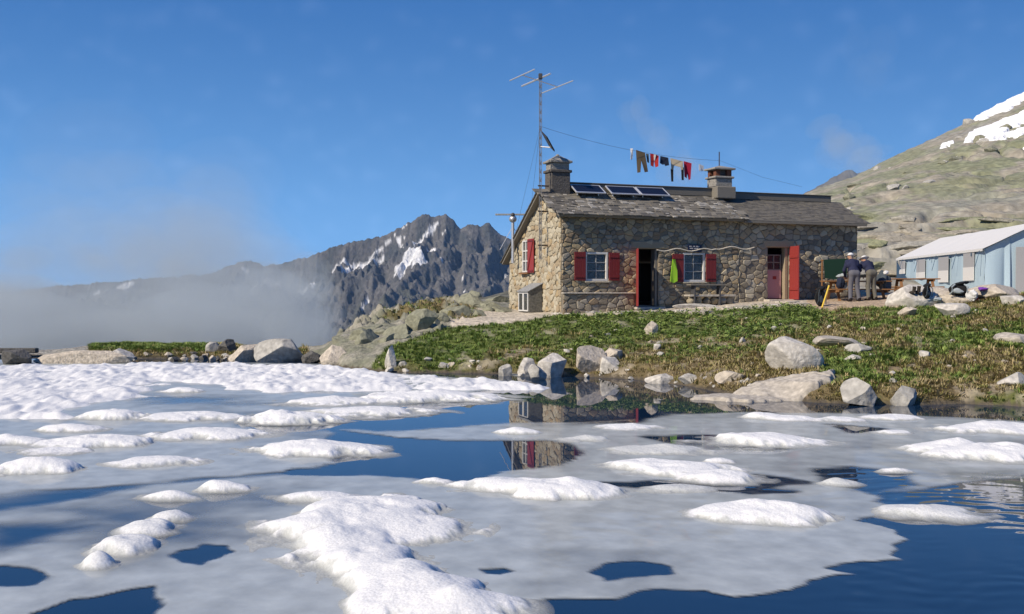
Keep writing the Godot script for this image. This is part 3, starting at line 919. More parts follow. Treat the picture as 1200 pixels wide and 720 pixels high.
	return grid_mesh(v, nu, nv, col, true)
func peak_mesh() -> ArrayMesh:
	var sky := [[930, 232], [955, 219], [968, 212], [975, 207], [984, 203], [990, 198], [998, 198], [1004, 202], [1016, 201], [1040, 206], [1080, 240]]
	var v := PackedVector3Array()
	for j in 40:
		for i in 90:
			var px := 930.0 + 150.0 * i / 89.0
			var away := (39 - j) / 32.0 - 0.22
			var d := 2600.0 - away * 500.0
			var x := (px - 600.0) / F * 2600.0
			var y := (340.0 - line_at(sky, px)) / F * 2600.0 + n1.get_noise_2d(x * 1.0, 4.0) * 4.0 - absf(away) * 420.0
			y += (nr.get_noise_2d(x * 0.35 + away * 20.0, d * 0.1) - 0.8) * 34.0 * smoothstep(0.0, 0.1, away)
			v.append(Vector3(x, y, -d))
	return grid_mesh(v, 90, 40, PackedColorArray(), true)
func snow_patch(a: Array, label: String) -> void:
	var p := PackedVector2Array()
	for k in range(0, a.size(), 2):
		p.append(Vector2(a[k], a[k + 1]))
	var bb := bounds(p, 3.0)
	var nu := int(bb.size.x / 0.9) + 2
	var lo := on_ground(bb.get_center().x, bb.end.y, 60.0)
	var hi := on_ground(bb.get_center().x, bb.position.y, 60.0)
	var d0 := -lo.z - 6.0
	var d1 := minf(-hi.z + 10.0, 150.0)
	var nv := clampi(int((d1 - d0) / 0.3), 10, 200)
	var v := PackedVector3Array()
	for j in nv:
		for i in nu:
			var d := lerpf(d0, d1, j / float(nv - 1))
			var x := (bb.position.x + bb.size.x * i / (nu - 1) - 600.0) / F * d
			var g := Vector3(x, gh(x, d), -d)
			var s := to_px(g)
			var sd := signed_in(s + Vector2(n1.get_noise_2d(x * 8.0, d * 8.0), n1.get_noise_2d(x * 8.0, d * 8.0 + 90.0)) * 3.0, p)
			g.y += -0.25 + smoothstep(-0.8, 1.2, sd) * 0.55
			v.append(g)
	var idx := PackedInt32Array()
	for j in nv - 1:
		for i in nu - 1:
			var q := j * nu + i
			idx.append_array([q, q + nu, q + 1, q + 1, q + nu, q + nu + 1])
	var o := obj("snow_patch", indexed(v, idx), M.snow_far)
	tag(o, label, "snow", "snow patches on the rocky hillside")

# ------------------------------------------------------------------ hut
var HX := Transform3D()
const HUT_L := 12.5
const RIDGE_Z := -1.52
func FW(px: float, py: float, zoff := 0.0) -> Vector2:
	var p := HX.affine_inverse() * hit(px, py, HX * Vector3(0, 0, zoff), HX.basis.z)
	return Vector2(p.x, p.y)
func GW(px: float, py: float, xoff := 0.0) -> Vector2:
	var p := HX.affine_inverse() * hit(px, py, HX * Vector3(xoff, 0, 0), HX.basis.x)
	return Vector2(p.z, p.y)
func frect(x0: float, y0: float, x1: float, y1: float) -> Rect2:
	var a := FW(x0, y1)
	var b := FW(x1, y0)
	return Rect2(a, b - a)
func holed_wall(x0: float, x1: float, y0: float, y1: float, thick: float, holes: Array) -> ArrayMesh:
	var xs := [x0, x1]
	var ys := [y0, y1]
	for h: Rect2 in holes:
		xs.append_array([h.position.x, h.end.x])
		ys.append_array([h.position.y, h.end.y])
	xs.sort()
	ys.sort()
	var st := st_new()
	var full := func(i: int, j: int) -> bool:
		if i < 0 or j < 0 or i >= xs.size() - 1 or j >= ys.size() - 1:
			return false
		var c := Vector2((xs[i] + xs[i + 1]) * 0.5, (ys[j] + ys[j + 1]) * 0.5)
		for h: Rect2 in holes:
			if h.has_point(c):
				return false
		return true
	for i in xs.size() - 1:
		for j in ys.size() - 1:
			if not full.call(i, j) or xs[i + 1] - xs[i] < 1e-5 or ys[j + 1] - ys[j] < 1e-5:
				continue
			var a := Vector3(xs[i], ys[j], 0)
			var b := Vector3(xs[i + 1], ys[j], 0)
			var c := Vector3(xs[i + 1], ys[j + 1], 0)
			var d := Vector3(xs[i], ys[j + 1], 0)
			var k := Vector3(0, 0, -thick)
			quad(st, a, b, c, d, Vector3.BACK)
			quad(st, a + k, b + k, c + k, d + k, Vector3.FORWARD)
			if not full.call(i - 1, j): quad(st, a, d, d + k, a + k, Vector3.LEFT)
			if not full.call(i + 1, j): quad(st, b, c, c + k, b + k, Vector3.RIGHT)
			if not full.call(i, j - 1): quad(st, a, b, b + k, a + k, Vector3.DOWN)
			if not full.call(i, j + 1): quad(st, d, c, c + k, d + k, Vector3.UP)
	return done(st)
func extrude(poly: PackedVector2Array, thick: float) -> ArrayMesh:
	var tri := Geometry2D.triangulate_polygon(poly)
	var st := st_new()
	var c := Vector2.ZERO
	for p in poly:
		c += p / poly.size()
	for k in range(0, tri.size(), 3):
		for z in [0.0, -thick]:
			var a := poly[tri[k]]
			var b := poly[tri[k + 1]]
			var d := poly[tri[k + 2]]
			flat_tri(st, Vector3(a.x, a.y, z), Vector3(b.x, b.y, z), Vector3(d.x, d.y, z), Vector3(0, 0, 1.0 if z == 0.0 else -1.0))
	for k in poly.size():
		var a := poly[k]
		var b := poly[(k + 1) % poly.size()]
		var e := (b - a).orthogonal()
		if e.dot((a + b) * 0.5 - c) < 0.0:
			e = -e
		quad(st, Vector3(a.x, a.y, 0), Vector3(b.x, b.y, 0), Vector3(b.x, b.y, -thick), Vector3(a.x, a.y, -thick), Vector3(e.x, e.y, 0))
	return done(st)
func masonry(parent: Node3D, xf: Transform3D, outline: PackedVector2Array, holes: Array, row: float, seed_: int, most: int, mats: Array, mortar_gap := 0.007) -> void:
	var r := RandomNumberGenerator.new()
	r.seed = seed_
	var bb := bounds(outline, 0.0)
	var seeds := []
	var y := bb.position.y + row * 0.3
	while y < bb.end.y:
		var rh := row * r.randf_range(0.75, 1.25)
		var x := bb.position.x - r.randf() * 0.3
		while x < bb.end.x + 0.2:
			var w := row * r.randf_range(0.8, 3.1)
			seeds.append(Vector2(x + w * 0.5, y + rh * 0.5 + r.randf_range(-0.36, 0.36) * rh))
			x += w
		y += rh
	var stones := []
	for i in seeds.size():
		var s: Vector2 = seeds[i]
		var poly := outline.duplicate()
		for j in seeds.size():
			if i == j:
				continue
			var o: Vector2 = seeds[j]
			var dv := o - s
			if absf(dv.x) > 1.5 or absf(dv.y) > 1.0:
				continue
			# rows count more than columns, so that the stones lie flat
			poly = clip(poly, (s + o) * 0.5, Vector2(dv.x, dv.y * 1.35))
			if poly.size() < 3:
				break
		if poly.size() < 3:
			continue
		var c := Vector2.ZERO
		for p in poly:
			c += p / poly.size()
		var skip := false
		for h: Rect2 in holes:
			if h.has_point(c):
				skip = true
				break
			# cut back to the side of the opening where most of it lies
			if h.intersects(bounds(poly, 0.0)):
				var e := [h.position.x - c.x, c.x - h.end.x, h.position.y - c.y, c.y - h.end.y]
				var k := e.find(e.max())
				poly = clip(poly, [h.position, h.end, h.position, h.end][k], [Vector2.RIGHT, Vector2.LEFT, Vector2.DOWN, Vector2.UP][k])
		if skip or poly.size() < 3 or poly_area(poly) < 0.004:
			continue
		c = Vector2.ZERO
		for p in poly:
			c += p / poly.size()
		# joints, and corners knocked off
		var q := PackedVector2Array()
		for k in poly.size():
			var p := poly[k]
			var a := poly[(k + poly.size() - 1) % poly.size()]
			var b := poly[(k + 1) % poly.size()]
			var cut := r.randf_range(0.06, 0.2)
			if p.distance_to(a) > 0.08 and p.distance_to(b) > 0.08:
				q.append(p.lerp(a, cut))
				q.append(p.lerp(b, cut))
			else:
				q.append(p)
		for k in q.size():
			q[k] = q[k] + (c - q[k]).normalized() * mortar_gap * r.randf_range(0.6, 1.8)
		for k in q.size():
			q[k] -= c
		stones.append([poly_area(poly), c, q, r.randf_range(0.004, 0.06), r.randi() % mats.size()])
	stones.sort_custom(func(a, b): return a[0] > b[0])
	var rest := {}
	for k in stones.size():
		var s: Array = stones[k]
		var mesh := prism(s[2], s[3], -0.12, 0.018, 0.006)
		var t := xf * Transform3D(Basis(), Vector3(s[1].x, s[1].y, 0))
		if k < most:
			obj("stone", mesh, M[mats[s[4]]], parent, t)
		else:
			if not rest.has(s[4]):
				rest[s[4]] = st_new()
			rest[s[4]].append_from(mesh, 0, t)
	for k in rest:
		var o := obj("small_stones", rest[k].commit(), M[mats[k]], parent)
		o.set_meta("kind", "stuff")
func make_window(hut: Node3D, r: Rect2, zf: float) -> void:
	var w := Node3D.new()
	w.name = "window"
	hut.add_child(w, true)
	var st := st_new()
	var t := 0.075
	var c := r.get_center()
	add_box(st, Transform3D(Basis(), Vector3(r.position.x + t / 2, c.y, zf)), Vector3(t, r.size.y, 0.09), 0.006)
	add_box(st, Transform3D(Basis(), Vector3(r.end.x - t / 2, c.y, zf)), Vector3(t, r.size.y, 0.09), 0.006)
	add_box(st, Transform3D(Basis(), Vector3(c.x, r.end.y - t / 2, zf)), Vector3(r.size.x - t * 2, t, 0.085), 0.006)
	add_box(st, Transform3D(Basis(), Vector3(c.x, r.position.y + t / 2, zf)), Vector3(r.size.x - t * 2, t, 0.085), 0.006)
	obj("frame", done(st), M.white_paint, w)
	var ms := st_new()
	add_box(ms, Transform3D(Basis(), Vector3(c.x, c.y, zf - 0.02)), Vector3(0.035, r.size.y - t * 2, 0.04), 0.004)
	for k in [1, 2]:
		add_box(ms, Transform3D(Basis(), Vector3(c.x, r.position.y + t + (r.size.y - t * 2) * k / 3.0, zf - 0.018)), Vector3(r.size.x - t * 2, 0.03, 0.03), 0.004)
	obj("glazing_bars", done(ms), M.zinc, w)
	for i in 2:
		for j in 3:
			var pw := (r.size.x - t * 2) / 2
			var ph := (r.size.y - t * 2) / 3
			obj("pane", box(Vector3(pw - 0.03, ph - 0.03, 0.006), 0.0, Vector3(r.position.x + t + pw * (i + 0.5), r.position.y + t + ph * (j + 0.5), zf - 0.03)), M.window_glass, w)
	obj("sill", box(Vector3(r.size.x + 0.06, 0.05, 0.2), 0.01, Vector3(c.x, r.position.y - 0.03, zf + 0.03)), M.wall_stone_6, w)
	obj("curtain", box(Vector3(r.size.x - 0.1, r.size.y - 0.1, 0.01), 0.0, Vector3(c.x, c.y, zf - 0.32)), M.curtain, w)
func shutter(hut: Node3D, xf: Transform3D, size: Vector2, m: Material, battens := true) -> void:
	var o := Node3D.new()
	o.name = "shutter"
	o.transform = xf
	hut.add_child(o, true)
	var n := maxi(2, int(size.x / 0.13))
	for k in n:
		obj("plank", box(Vector3(size.x / n - 0.006, size.y, 0.03), 0.005, Vector3(-size.x / 2 + size.x * (k + 0.5) / n, 0, 0)), m, o)
	if battens:
		for y in [-0.36, 0.36]:
			obj("batten", box(Vector3(size.x * 0.92, 0.07, 0.02), 0.004, Vector3(0, size.y * y, 0.026)), m, o)
func roof_y(z: float) -> float:
	return 4.25 - (RIDGE_Z - z) * 0.648 if z < RIDGE_Z else 4.25 - (z - RIDGE_Z) * 0.522
func make_hut() -> void:
	var a := at(658, 365, 34.3)
	var th := deg_to_rad(20.6)
	HX = Transform3D(Basis(Vector3.UP, th), Vector3(a.x, 1.73, -34.3))
	var hut := thing("stone_hut", "long stone mountain hut with slate roof and red shutters above the lake", "hut", HX.origin, th)
	var win1 := frect(685.4, 295.9, 712.3, 329.5)
	var win2 := frect(800, 296.7, 826, 330.5)
	var door1 := frect(746, 292, 771.5, 359.5)
	var door2 := frect(899.5, 290.5, 924.5, 351)
	var holes := [win1, win2, door1, door2]
	# front wall
	var wf := obj("wall", holed_wall(0, HUT_L, -0.7, 3.38, 0.5, holes), M.mortar, hut)
	masonry(wf, Transform3D(), PackedVector2Array([Vector2(0.005, -0.45), Vector2(7.12, -0.45), Vector2(7.12, 3.34), Vector2(0.005, 3.34)]), holes, 0.15, 5, 130, ["wall_stone_0", "wall_stone_1", "wall_stone_2", "wall_stone_3", "wall_stone_4", "wall_stone_5", "wall_stone_7"])
	masonry(wf, Transform3D(), PackedVector2Array([Vector2(7.14, -0.3), Vector2(HUT_L - 0.005, -0.3), Vector2(HUT_L - 0.005, 3.30), Vector2(7.14, 3.30)]), holes, 0.18, 6, 70, ["wall_stone_0", "wall_stone_1", "wall_stone_4", "wall_stone_6", "wall_stone_7", "wall_stone_2"], 0.010)
	# left gable with its asymmetric top, right gable, back wall
	var gx := Transform3D(Basis(Vector3(0, 0, 1), Vector3.UP, Vector3(-1, 0, 0)), Vector3.ZERO)
	var gpoly := PackedVector2Array([Vector2(0, -0.7), Vector2(0, 3.30), Vector2(RIDGE_Z, 4.09), Vector2(-5.1, 1.76), Vector2(-5.1, -0.7)])
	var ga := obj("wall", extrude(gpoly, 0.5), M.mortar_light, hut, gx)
	var gwin := Rect2(-3.62, 1.28, 0.68, 1.2)
	var gout := PackedVector2Array([Vector2(-0.005, -0.5), Vector2(-5.09, -0.5), Vector2(-5.09, 1.74), Vector2(RIDGE_Z, 4.06), Vector2(-0.005, 3.27)])
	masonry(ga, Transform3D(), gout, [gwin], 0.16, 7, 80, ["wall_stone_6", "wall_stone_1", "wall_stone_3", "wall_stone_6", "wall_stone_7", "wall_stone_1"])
	obj("wall", extrude(gpoly, 0.5), M.mortar, hut, Transform3D(gx.basis, Vector3(HUT_L, 0, 0)) * Transform3D(Basis(), Vector3(0, 0, 0.5)))
	obj("wall", box(Vector3(HUT_L - 1.0, 2.1, 0.4), 0.0, Vector3(HUT_L / 2, 0.66, -4.9)), M.mortar, hut)
	obj("floor", box(Vector3(HUT_L - 1.0, 0.1, 4.2), 0.0, Vector3(HUT_L / 2, 0.02, -2.6)), M.interior, hut)
	obj("partition", box(Vector3(0.12, 3.0, 4.15), 0.0, Vector3(7.1, 1.6, -2.6)), M.interior, hut)
	# plinth left of the first door, with a ledge on top
	var pl := FW(742, 344)
	var plinth := obj("plinth", box(Vector3(pl.x - 0.0, pl.y + 0.6, 0.1), 0.01, Vector3(pl.x / 2, (pl.y - 0.6) / 2, 0.05)), M.mortar, hut)
	masonry(plinth, Transform3D(Basis(), Vector3(0, 0, 0.1)), PackedVector2Array([Vector2(0.01, -0.42), Vector2(pl.x - 0.01, -0.42), Vector2(pl.x - 0.01, pl.y - 0.03), Vector2(0.01, pl.y - 0.03)]), [], 0.17, 8, 20, ["wall_stone_0", "wall_stone_2", "wall_stone_5", "wall_stone_4"])
	obj("ledge", box(Vector3(pl.x + 0.03, 0.05, 0.2), 0.015, Vector3(pl.x / 2, pl.y + 0.01, 0.08)), M.flagstone, hut)
	# lintels
	for d in [door1, door2]:
		var dr: Rect2 = d
		obj("lintel", box(Vector3(dr.size.x + 0.45, 0.26, 0.25), 0.025, Vector3(dr.get_center().x, dr.end.y + 0.14, -0.07)), M.wall_stone_7 if d == door2 else M.wall_stone_0, hut)
	make_window(hut, win1, -0.02)
	make_window(hut, win2, -0.02)
	# shutters, folded back flat against the wall
	for s in [[672, 685.4, 295.6, 329], [712.3, 725, 296.6, 329], [786.5, 800, 298, 330.5], [826, 838, 298, 330.5]]:
		var r := frect(s[0], s[2], s[1], s[3])
		shutter(hut, Transform3D(Basis(), Vector3(r.get_center().x, r.get_center().y, 0.085)), r.size, M.red_paint)
	# first door: frame, leaf swung right round towards the lake, dark inside
	var df := Node3D.new()
	df.name = "door"
	hut.add_child(df, true)
	var fs := st_new()
	add_box(fs, Transform3D(Basis(), Vector3(door1.end.x - 0.06, door1.get_center().y, -0.2)), Vector3(0.1, door1.size.y, 0.3), 0.01)
	add_box(fs, Transform3D(Basis(), Vector3(door1.position.x + 0.05, door1.get_center().y, -0.2)), Vector3(0.08, door1.size.y, 0.2), 0.01)
	obj("frame", done(fs), M.wood_grey, df)
	var leaf := Node3D.new()
	leaf.name = "leaf"
	df.add_child(leaf, true)
	leaf.position = Vector3(door1.position.x - 0.02, door1.get_center().y, 0.04)
	leaf.rotation.y = deg_to_rad(-114)
	for k in 5:
		obj("plank", box(Vector3(0.148, door1.size.y - 0.04, 0.045), 0.006, Vector3(0.08 + 0.15 * k, 0, 0)), M.red_paint_lit, leaf)
	obj("threshold", box(Vector3(door1.size.x + 0.3, 0.1, 0.4), 0.02, Vector3(door1.get_center().x, door1.position.y - 0.06, 0.1)), M.flagstone, df)
	# second door: half glazed pink inner door, red outer leaf open
	var d2 := Node3D.new()
	d2.name = "door"
	hut.add_child(d2, true)
	var iw := door2.size.x * 0.72
	var ix := door2.position.x + 0.06
	var lower := door2.size.y * 0.55
	obj("panel", box(Vector3(iw, lower, 0.05), 0.008, Vector3(ix + iw / 2, door2.position.y + lower / 2 + 0.03, -0.2)), M.pink_paint, d2)
	obj("sticker", box(Vector3(0.16, 0.12, 0.006), 0.0, Vector3(ix + iw * 0.55, door2.position.y + lower * 0.76, -0.171)), M.red_paint_lit, d2)
	var gs := st_new()
	var gy0 := door2.position.y + lower + 0.03
	var gy1 := door2.end.y - 0.28
	for k in 3:
		add_box(gs, Transform3D(Basis(), Vector3(ix + iw * (0.04 + 0.46 * k), (gy0 + gy1) / 2, -0.2)), Vector3(0.05, gy1 - gy0, 0.05), 0.005)
	for k in 3:
		add_box(gs, Transform3D(Basis(), Vector3(ix + iw / 2, lerpf(gy0 + 0.02, gy1, k / 2.0), -0.203)), Vector3(iw, 0.045, 0.045), 0.005)
	obj("glazing_bars", done(gs), M.wood_grey, d2)
	for k in 4:
		obj("pane", box(Vector3(iw * 0.4, (gy1 - gy0) * 0.42, 0.006), 0.0, Vector3(ix + iw * (0.27 + 0.46 * (k % 2)), lerpf(gy0, gy1, 0.27 + 0.48 * floorf(k / 2.0)), -0.205)), M.window_glass, d2)
	obj("frame", box(Vector3(0.13, door2.size.y, 0.2), 0.01, Vector3(door2.end.x - 0.09, door2.get_center().y, -0.12)), M.wood_pale, d2)
	var leaf2 := Node3D.new()
	leaf2.name = "leaf"
	d2.add_child(leaf2, true)
	leaf2.position = Vector3(door2.end.x + 0.03, door2.get_center().y + 0.02, 0.03)
	leaf2.rotation.y = deg_to_rad(-101)
	for k in 5:
		obj("plank", box(Vector3(0.148, door2.size.y + 0.05, 0.045), 0.006, Vector3(0.08 + 0.15 * k, 0, 0)), M.red_paint_lit, leaf2)
	for y in [-0.6, 0.6]:
		obj("batten", box(Vector3(0.7, 0.1, 0.025), 0.005, Vector3(0.4, y, 0.036)), M.red_paint_lit, leaf2)
	obj("threshold", box(Vector3(door2.size.x + 0.4, 0.1, 0.5), 0.02, Vector3(door2.get_center().x, door2.position.y - 0.05, 0.15)), M.flagstone, d2)
	# gable window with its braced shutter
	var gw := Node3D.new()
	gw.name = "window"
	gw.transform = gx
	hut.add_child(gw, true)
	var gst := st_new()
	for k in [[-3.59, 0.06], [-2.97, 0.06], [-3.28, 0.05]]:
		add_box(gst, Transform3D(Basis(), Vector3(k[0], 1.88, 0.02)), Vector3(k[1], 1.18, 0.06), 0.005)
	for y in [1.31, 1.7, 2.08, 2.45]:
		add_box(gst, Transform3D(Basis(), Vector3(-3.28, y, 0.018)), Vector3(0.62, 0.05, 0.055), 0.005)
	obj("frame", done(gst), M.white_paint, gw)
	for k in 6:
		obj("pane", box(Vector3(0.27, 0.33, 0.006), 0.0, Vector3(-3.43 + 0.3 * (k % 2), 1.505 + 0.385 * floorf(k / 2.0), 0.012)), M.window_glass, gw)
	obj("sill", box(Vector3(0.85, 0.06, 0.2), 0.012, Vector3(-3.28, 1.24, 0.07)), M.wood, gw)
	var gsh := Node3D.new()
	gsh.name = "shutter"
	gsh.transform = gx * Transform3D(Basis(), Vector3(-2.62, 1.88, 0.10))
	hut.add_child(gsh, true)
	for k in 4:
		obj("plank", box(Vector3(0.148, 1.25, 0.03), 0.005, Vector3(-0.225 + 0.15 * k, 0, 0)), M.red_paint_lit, gsh)
	var br := st_new()
	bar(br, Vector3(-0.26, -0.55, 0.028), Vector3(0.26, 0.55, 0.028), 0.06, 0.02, 0.003, Vector3.BACK)
	bar(br, Vector3(-0.26, 0.56, 0.030), Vector3(0.26, 0.56, 0.030), 0.06, 0.02, 0.003, Vector3.BACK)
	bar(br, Vector3(-0.26, -0.56, 0.030), Vector3(0.26, -0.56, 0.030), 0.06, 0.02, 0.003, Vector3.BACK)
	obj("brace", done(br), M.red_paint, gsh)
	# roof
	var roof := Node3D.new()
	roof.name = "roof"
	hut.add_child(roof, true)
	for part in [[-0.24, 7.15, 0.0], [7.15, HUT_L + 0.2, -0.05]]:
		var x0: float = part[0]
		var x1: float = part[1]
		var dy: float = part[2]
		var f0 := Vector3(0, 4.13 + dy, RIDGE_Z)
		var f1 := Vector3(0, roof_y(0.34) - 0.12 + dy, 0.34)
		var b1 := Vector3(0, roof_y(-5.35) - 0.12 + dy, -5.35)
		for e in [[f0, f1], [f0, b1]]:
			var p0: Vector3 = e[0]
			var p1: Vector3 = e[1]
			var tr := along(p0, p1)
			tr.origin += Vector3((x0 + x1) / 2, 0, 0)
			obj("boarding", box(Vector3(x1 - x0, 0.09, p0.distance_to(p1)), 0.01), M.wood_grey, roof, tr)
	# slates of the front slope: big rough ones on the left half, fine grey ones on the right half
	var r := RandomNumberGenerator.new()
	r.seed = 21
	var flecks := st_new()  # pale bits imitating the lit lower edges of the slates
	var n_rows := 10
	var dirf := Vector3(0, roof_y(0.34) - 4.25, 0.34 - RIDGE_Z)
	var len := dirf.length()
	dirf = dirf.normalized()
	var tilt := atan2(-dirf.y, dirf.z)
	for k in n_rows:
		var s := len * (k + 0.62) / n_rows
		var x := -0.3 - r.randf() * 0.2
		while x < 7.12:
			var w := r.randf_range(0.17, 0.40)
			var ex := r.randf_range(0.30, 0.40)
			var c := Vector3(x + w / 2, 4.20, RIDGE_Z) + dirf * (s + r.randf_range(-0.025, 0.03)) + Vector3(0, r.randf_range(0.0, 0.025), 0)
			var m: Material = M["slate_%d" % (r.randi() % 5)] if r.randf() > 0.11 else M.slate_pale
			var bas := Basis(Vector3.RIGHT, tilt - 0.07 + r.randf_range(-0.03, 0.03)) * Basis(Vector3.UP, r.randf_range(-0.09, 0.09)) * Basis(Vector3.BACK, r.randf_range(-0.03, 0.03))
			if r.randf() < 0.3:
				add_box(flecks, Transform3D(bas, c + dirf * (ex * 0.5 - 0.02) + Vector3(r.randf_range(-0.3, 0.3) * w, 0.03, 0)), Vector3(r.randf_range(0.06, 0.2), 0.03, r.randf_range(0.04, 0.09)), 0.008)
			obj("slate", box(Vector3(w - 0.012, r.randf_range(0.03, 0.065), ex), 0.01), m, roof, Transform3D(bas, c))
			x += w
	obj("lit_edge_flecks", done(flecks), M.slate_edge_lit, roof).set_meta("kind", "stuff")
	var fine := [st_new(), st_new(), st_new()]
	var rows2 := 15
	for k in rows2:
		var s := len * (k + 0.6) / rows2
		var x := 7.1 - r.randf() * 0.1
		while x < HUT_L + 0.2:
			var w := r.randf_range(0.14, 0.24)
			var c := Vector3(x + w / 2, 4.145, RIDGE_Z) + dirf * s + Vector3(0, r.randf_range(0.0, 0.012), 0)
			add_box(fine[r.randi() % 3], Transform3D(Basis(Vector3.RIGHT, tilt - 0.06 + r.randf_range(-0.02, 0.02)) * Basis(Vector3.UP, r.randf_range(-0.04, 0.04)), c), Vector3(w - 0.008, 0.018, 0.2), 0.004)
			x += w
	for k in 3:
		var o := obj("fine_slates", done(fine[k]), M["slate_%d" % [0, 2, 4][k]], roof)
		o.set_meta("kind", "stuff")
	# back slope
	var bs := st_new()
	var dirb := Vector3(0, roof_y(-5.35) - 4.25, -5.35 - RIDGE_Z)
	var lenb := dirb.length()
	dirb = dirb.normalized()
	for k in 14:
		var x := -0.3
		while x < HUT_L + 0.1:
			var w := r.randf_range(0.4, 0.9)
			var c := Vector3(x + w / 2, 4.2 - (0.1 if x > 7.1 else 0.0), RIDGE_Z) + dirb * lenb * (k + 0.6) / 14.0
			add_box(bs, Transform3D(Basis(Vector3.RIGHT, -atan2(-dirb.y, -dirb.z) + 0.05), c), Vector3(w - 0.01, 0.04, 0.4), 0.01)
			x += w
	obj("back_slates", done(bs), M.slate_0, roof).set_meta("kind", "stuff")
	# raised capping along the ridge
	obj("ridge_cap", box(Vector3(6.75, 0.3, 0.42), 0.02, Vector3(3.9, 4.33, RIDGE_Z - 0.08)), M.slate_1, roof)
	obj("ridge_cap", box(Vector3(4.9, 0.26, 0.40), 0.02, Vector3(9.95, 4.25, RIDGE_Z - 0.1)), M.slate_1, roof)
	obj("capping_board", box(Vector3(6.8, 0.03, 0.5), 0.008, Vector3(3.9, 4.495, RIDGE_Z - 0.08)), M.slate_1, roof)
	obj("capping_board", box(Vector3(4.95, 0.03, 0.48), 0.008, Vector3(9.95, 4.395, RIDGE_Z - 0.1)), M.slate_3, roof)
	obj("eaves_board", box(Vector3(5.4, 0.12, 0.04), 0.006, Vector3(9.95, roof_y(0.34) - 0.14, 0.36)), M.wood_grey, roof)
	# chimneys
	var ch := Node3D.new()
	ch.name = "chimney"
	ch.position = Vector3(0.48, 4.02, RIDGE_Z + 0.05)
	roof.add_child(ch, true)
	obj("stack", box(Vector3(0.74, 0.80, 0.62), 0.03, Vector3(0, 0.40, 0)), M.chimney_soot, ch)
	obj("band", box(Vector3(0.84, 0.10, 0.72), 0.02, Vector3(0, 0.84, 0)), M.chimney_soot, ch)
	obj("upper_stack", box(Vector3(0.68, 0.26, 0.56), 0.02, Vector3(0, 1.01, 0)), M.chimney_concrete, ch)
	obj("cap", pyramid(0.86, 0.74, 0.08, 0.2, 1.14), M.chimney_concrete, ch)
	obj("finial", box(Vector3(0.12, 0.1, 0.12), 0.03, Vector3(0, 1.42, 0)), M.chimney_concrete, ch)
	var c2 := Node3D.new()
	c2.name = "chimney"
	c2.position = Vector3(7.2, 4.12, RIDGE_Z + 0.1)
	roof.add_child(c2, true)
	obj("base", box(Vector3(0.84, 0.46, 0.7), 0.03, Vector3(0.06, 0.2, 0.05)), M.slate_3, c2)
	obj("stack", box(Vector3(0.74, 0.34, 0.62), 0.03, Vector3(0, 0.58, 0)), M.chimney_concrete, c2)
	obj("band", box(Vector3(0.86, 0.08, 0.74), 0.02, Vector3(0, 0.78, 0)), M.slate_pale, c2)
	obj("flue_core", box(Vector3(0.42, 0.24, 0.34), 0.01, Vector3(0, 0.94, 0)), M.chimney_soot, c2)
	for sx in [-1, 1]:
		for sz in [-1, 1]:
			obj("brick", box(Vector3(0.2, 0.25, 0.18), 0.012, Vector3(0.25 * sx, 0.945, 0.2 * sz)), M.brick_red, c2)
	obj("cap", pyramid(0.92, 0.80, 0.07, 0.1, 1.07), M.slate_pale, c2)
	obj("pole", tube_mesh([Vector3(-0.02, 1.1, 0), Vector3(-0.02, 1.78, 0)], 0.022), M.dark_metal, c2)
func pyramid(w: float, d: float, slab: float, rise: float, y: float) -> ArrayMesh:
	var st := st_new()
	add_box(st, Transform3D(Basis(), Vector3(0, y + slab / 2, 0)), Vector3(w, slab, d), 0.012)
	var t := y + slab + 0.001
	var p := [Vector3(-w * 0.45, t, -d * 0.45), Vector3(w * 0.45, t, -d * 0.45), Vector3(w * 0.45, t, d * 0.45), Vector3(-w * 0.45, t, d * 0.45)]
	var q := [Vector3(-0.06, t + rise, -0.05), Vector3(0.06, t + rise, -0.05), Vector3(0.06, t + rise, 0.05), Vector3(-0.06, t + rise, 0.05)]
	for k in 4:
		quad(st, p[k], p[(k + 1) % 4], q[(k + 1) % 4], q[k], (p[k] + p[(k + 1) % 4]) * 0.5 - Vector3(0, t, 0) + Vector3.UP * 0.2)
	quad(st, q[0], q[1], q[2], q[3], Vector3.UP)
	return done(st)

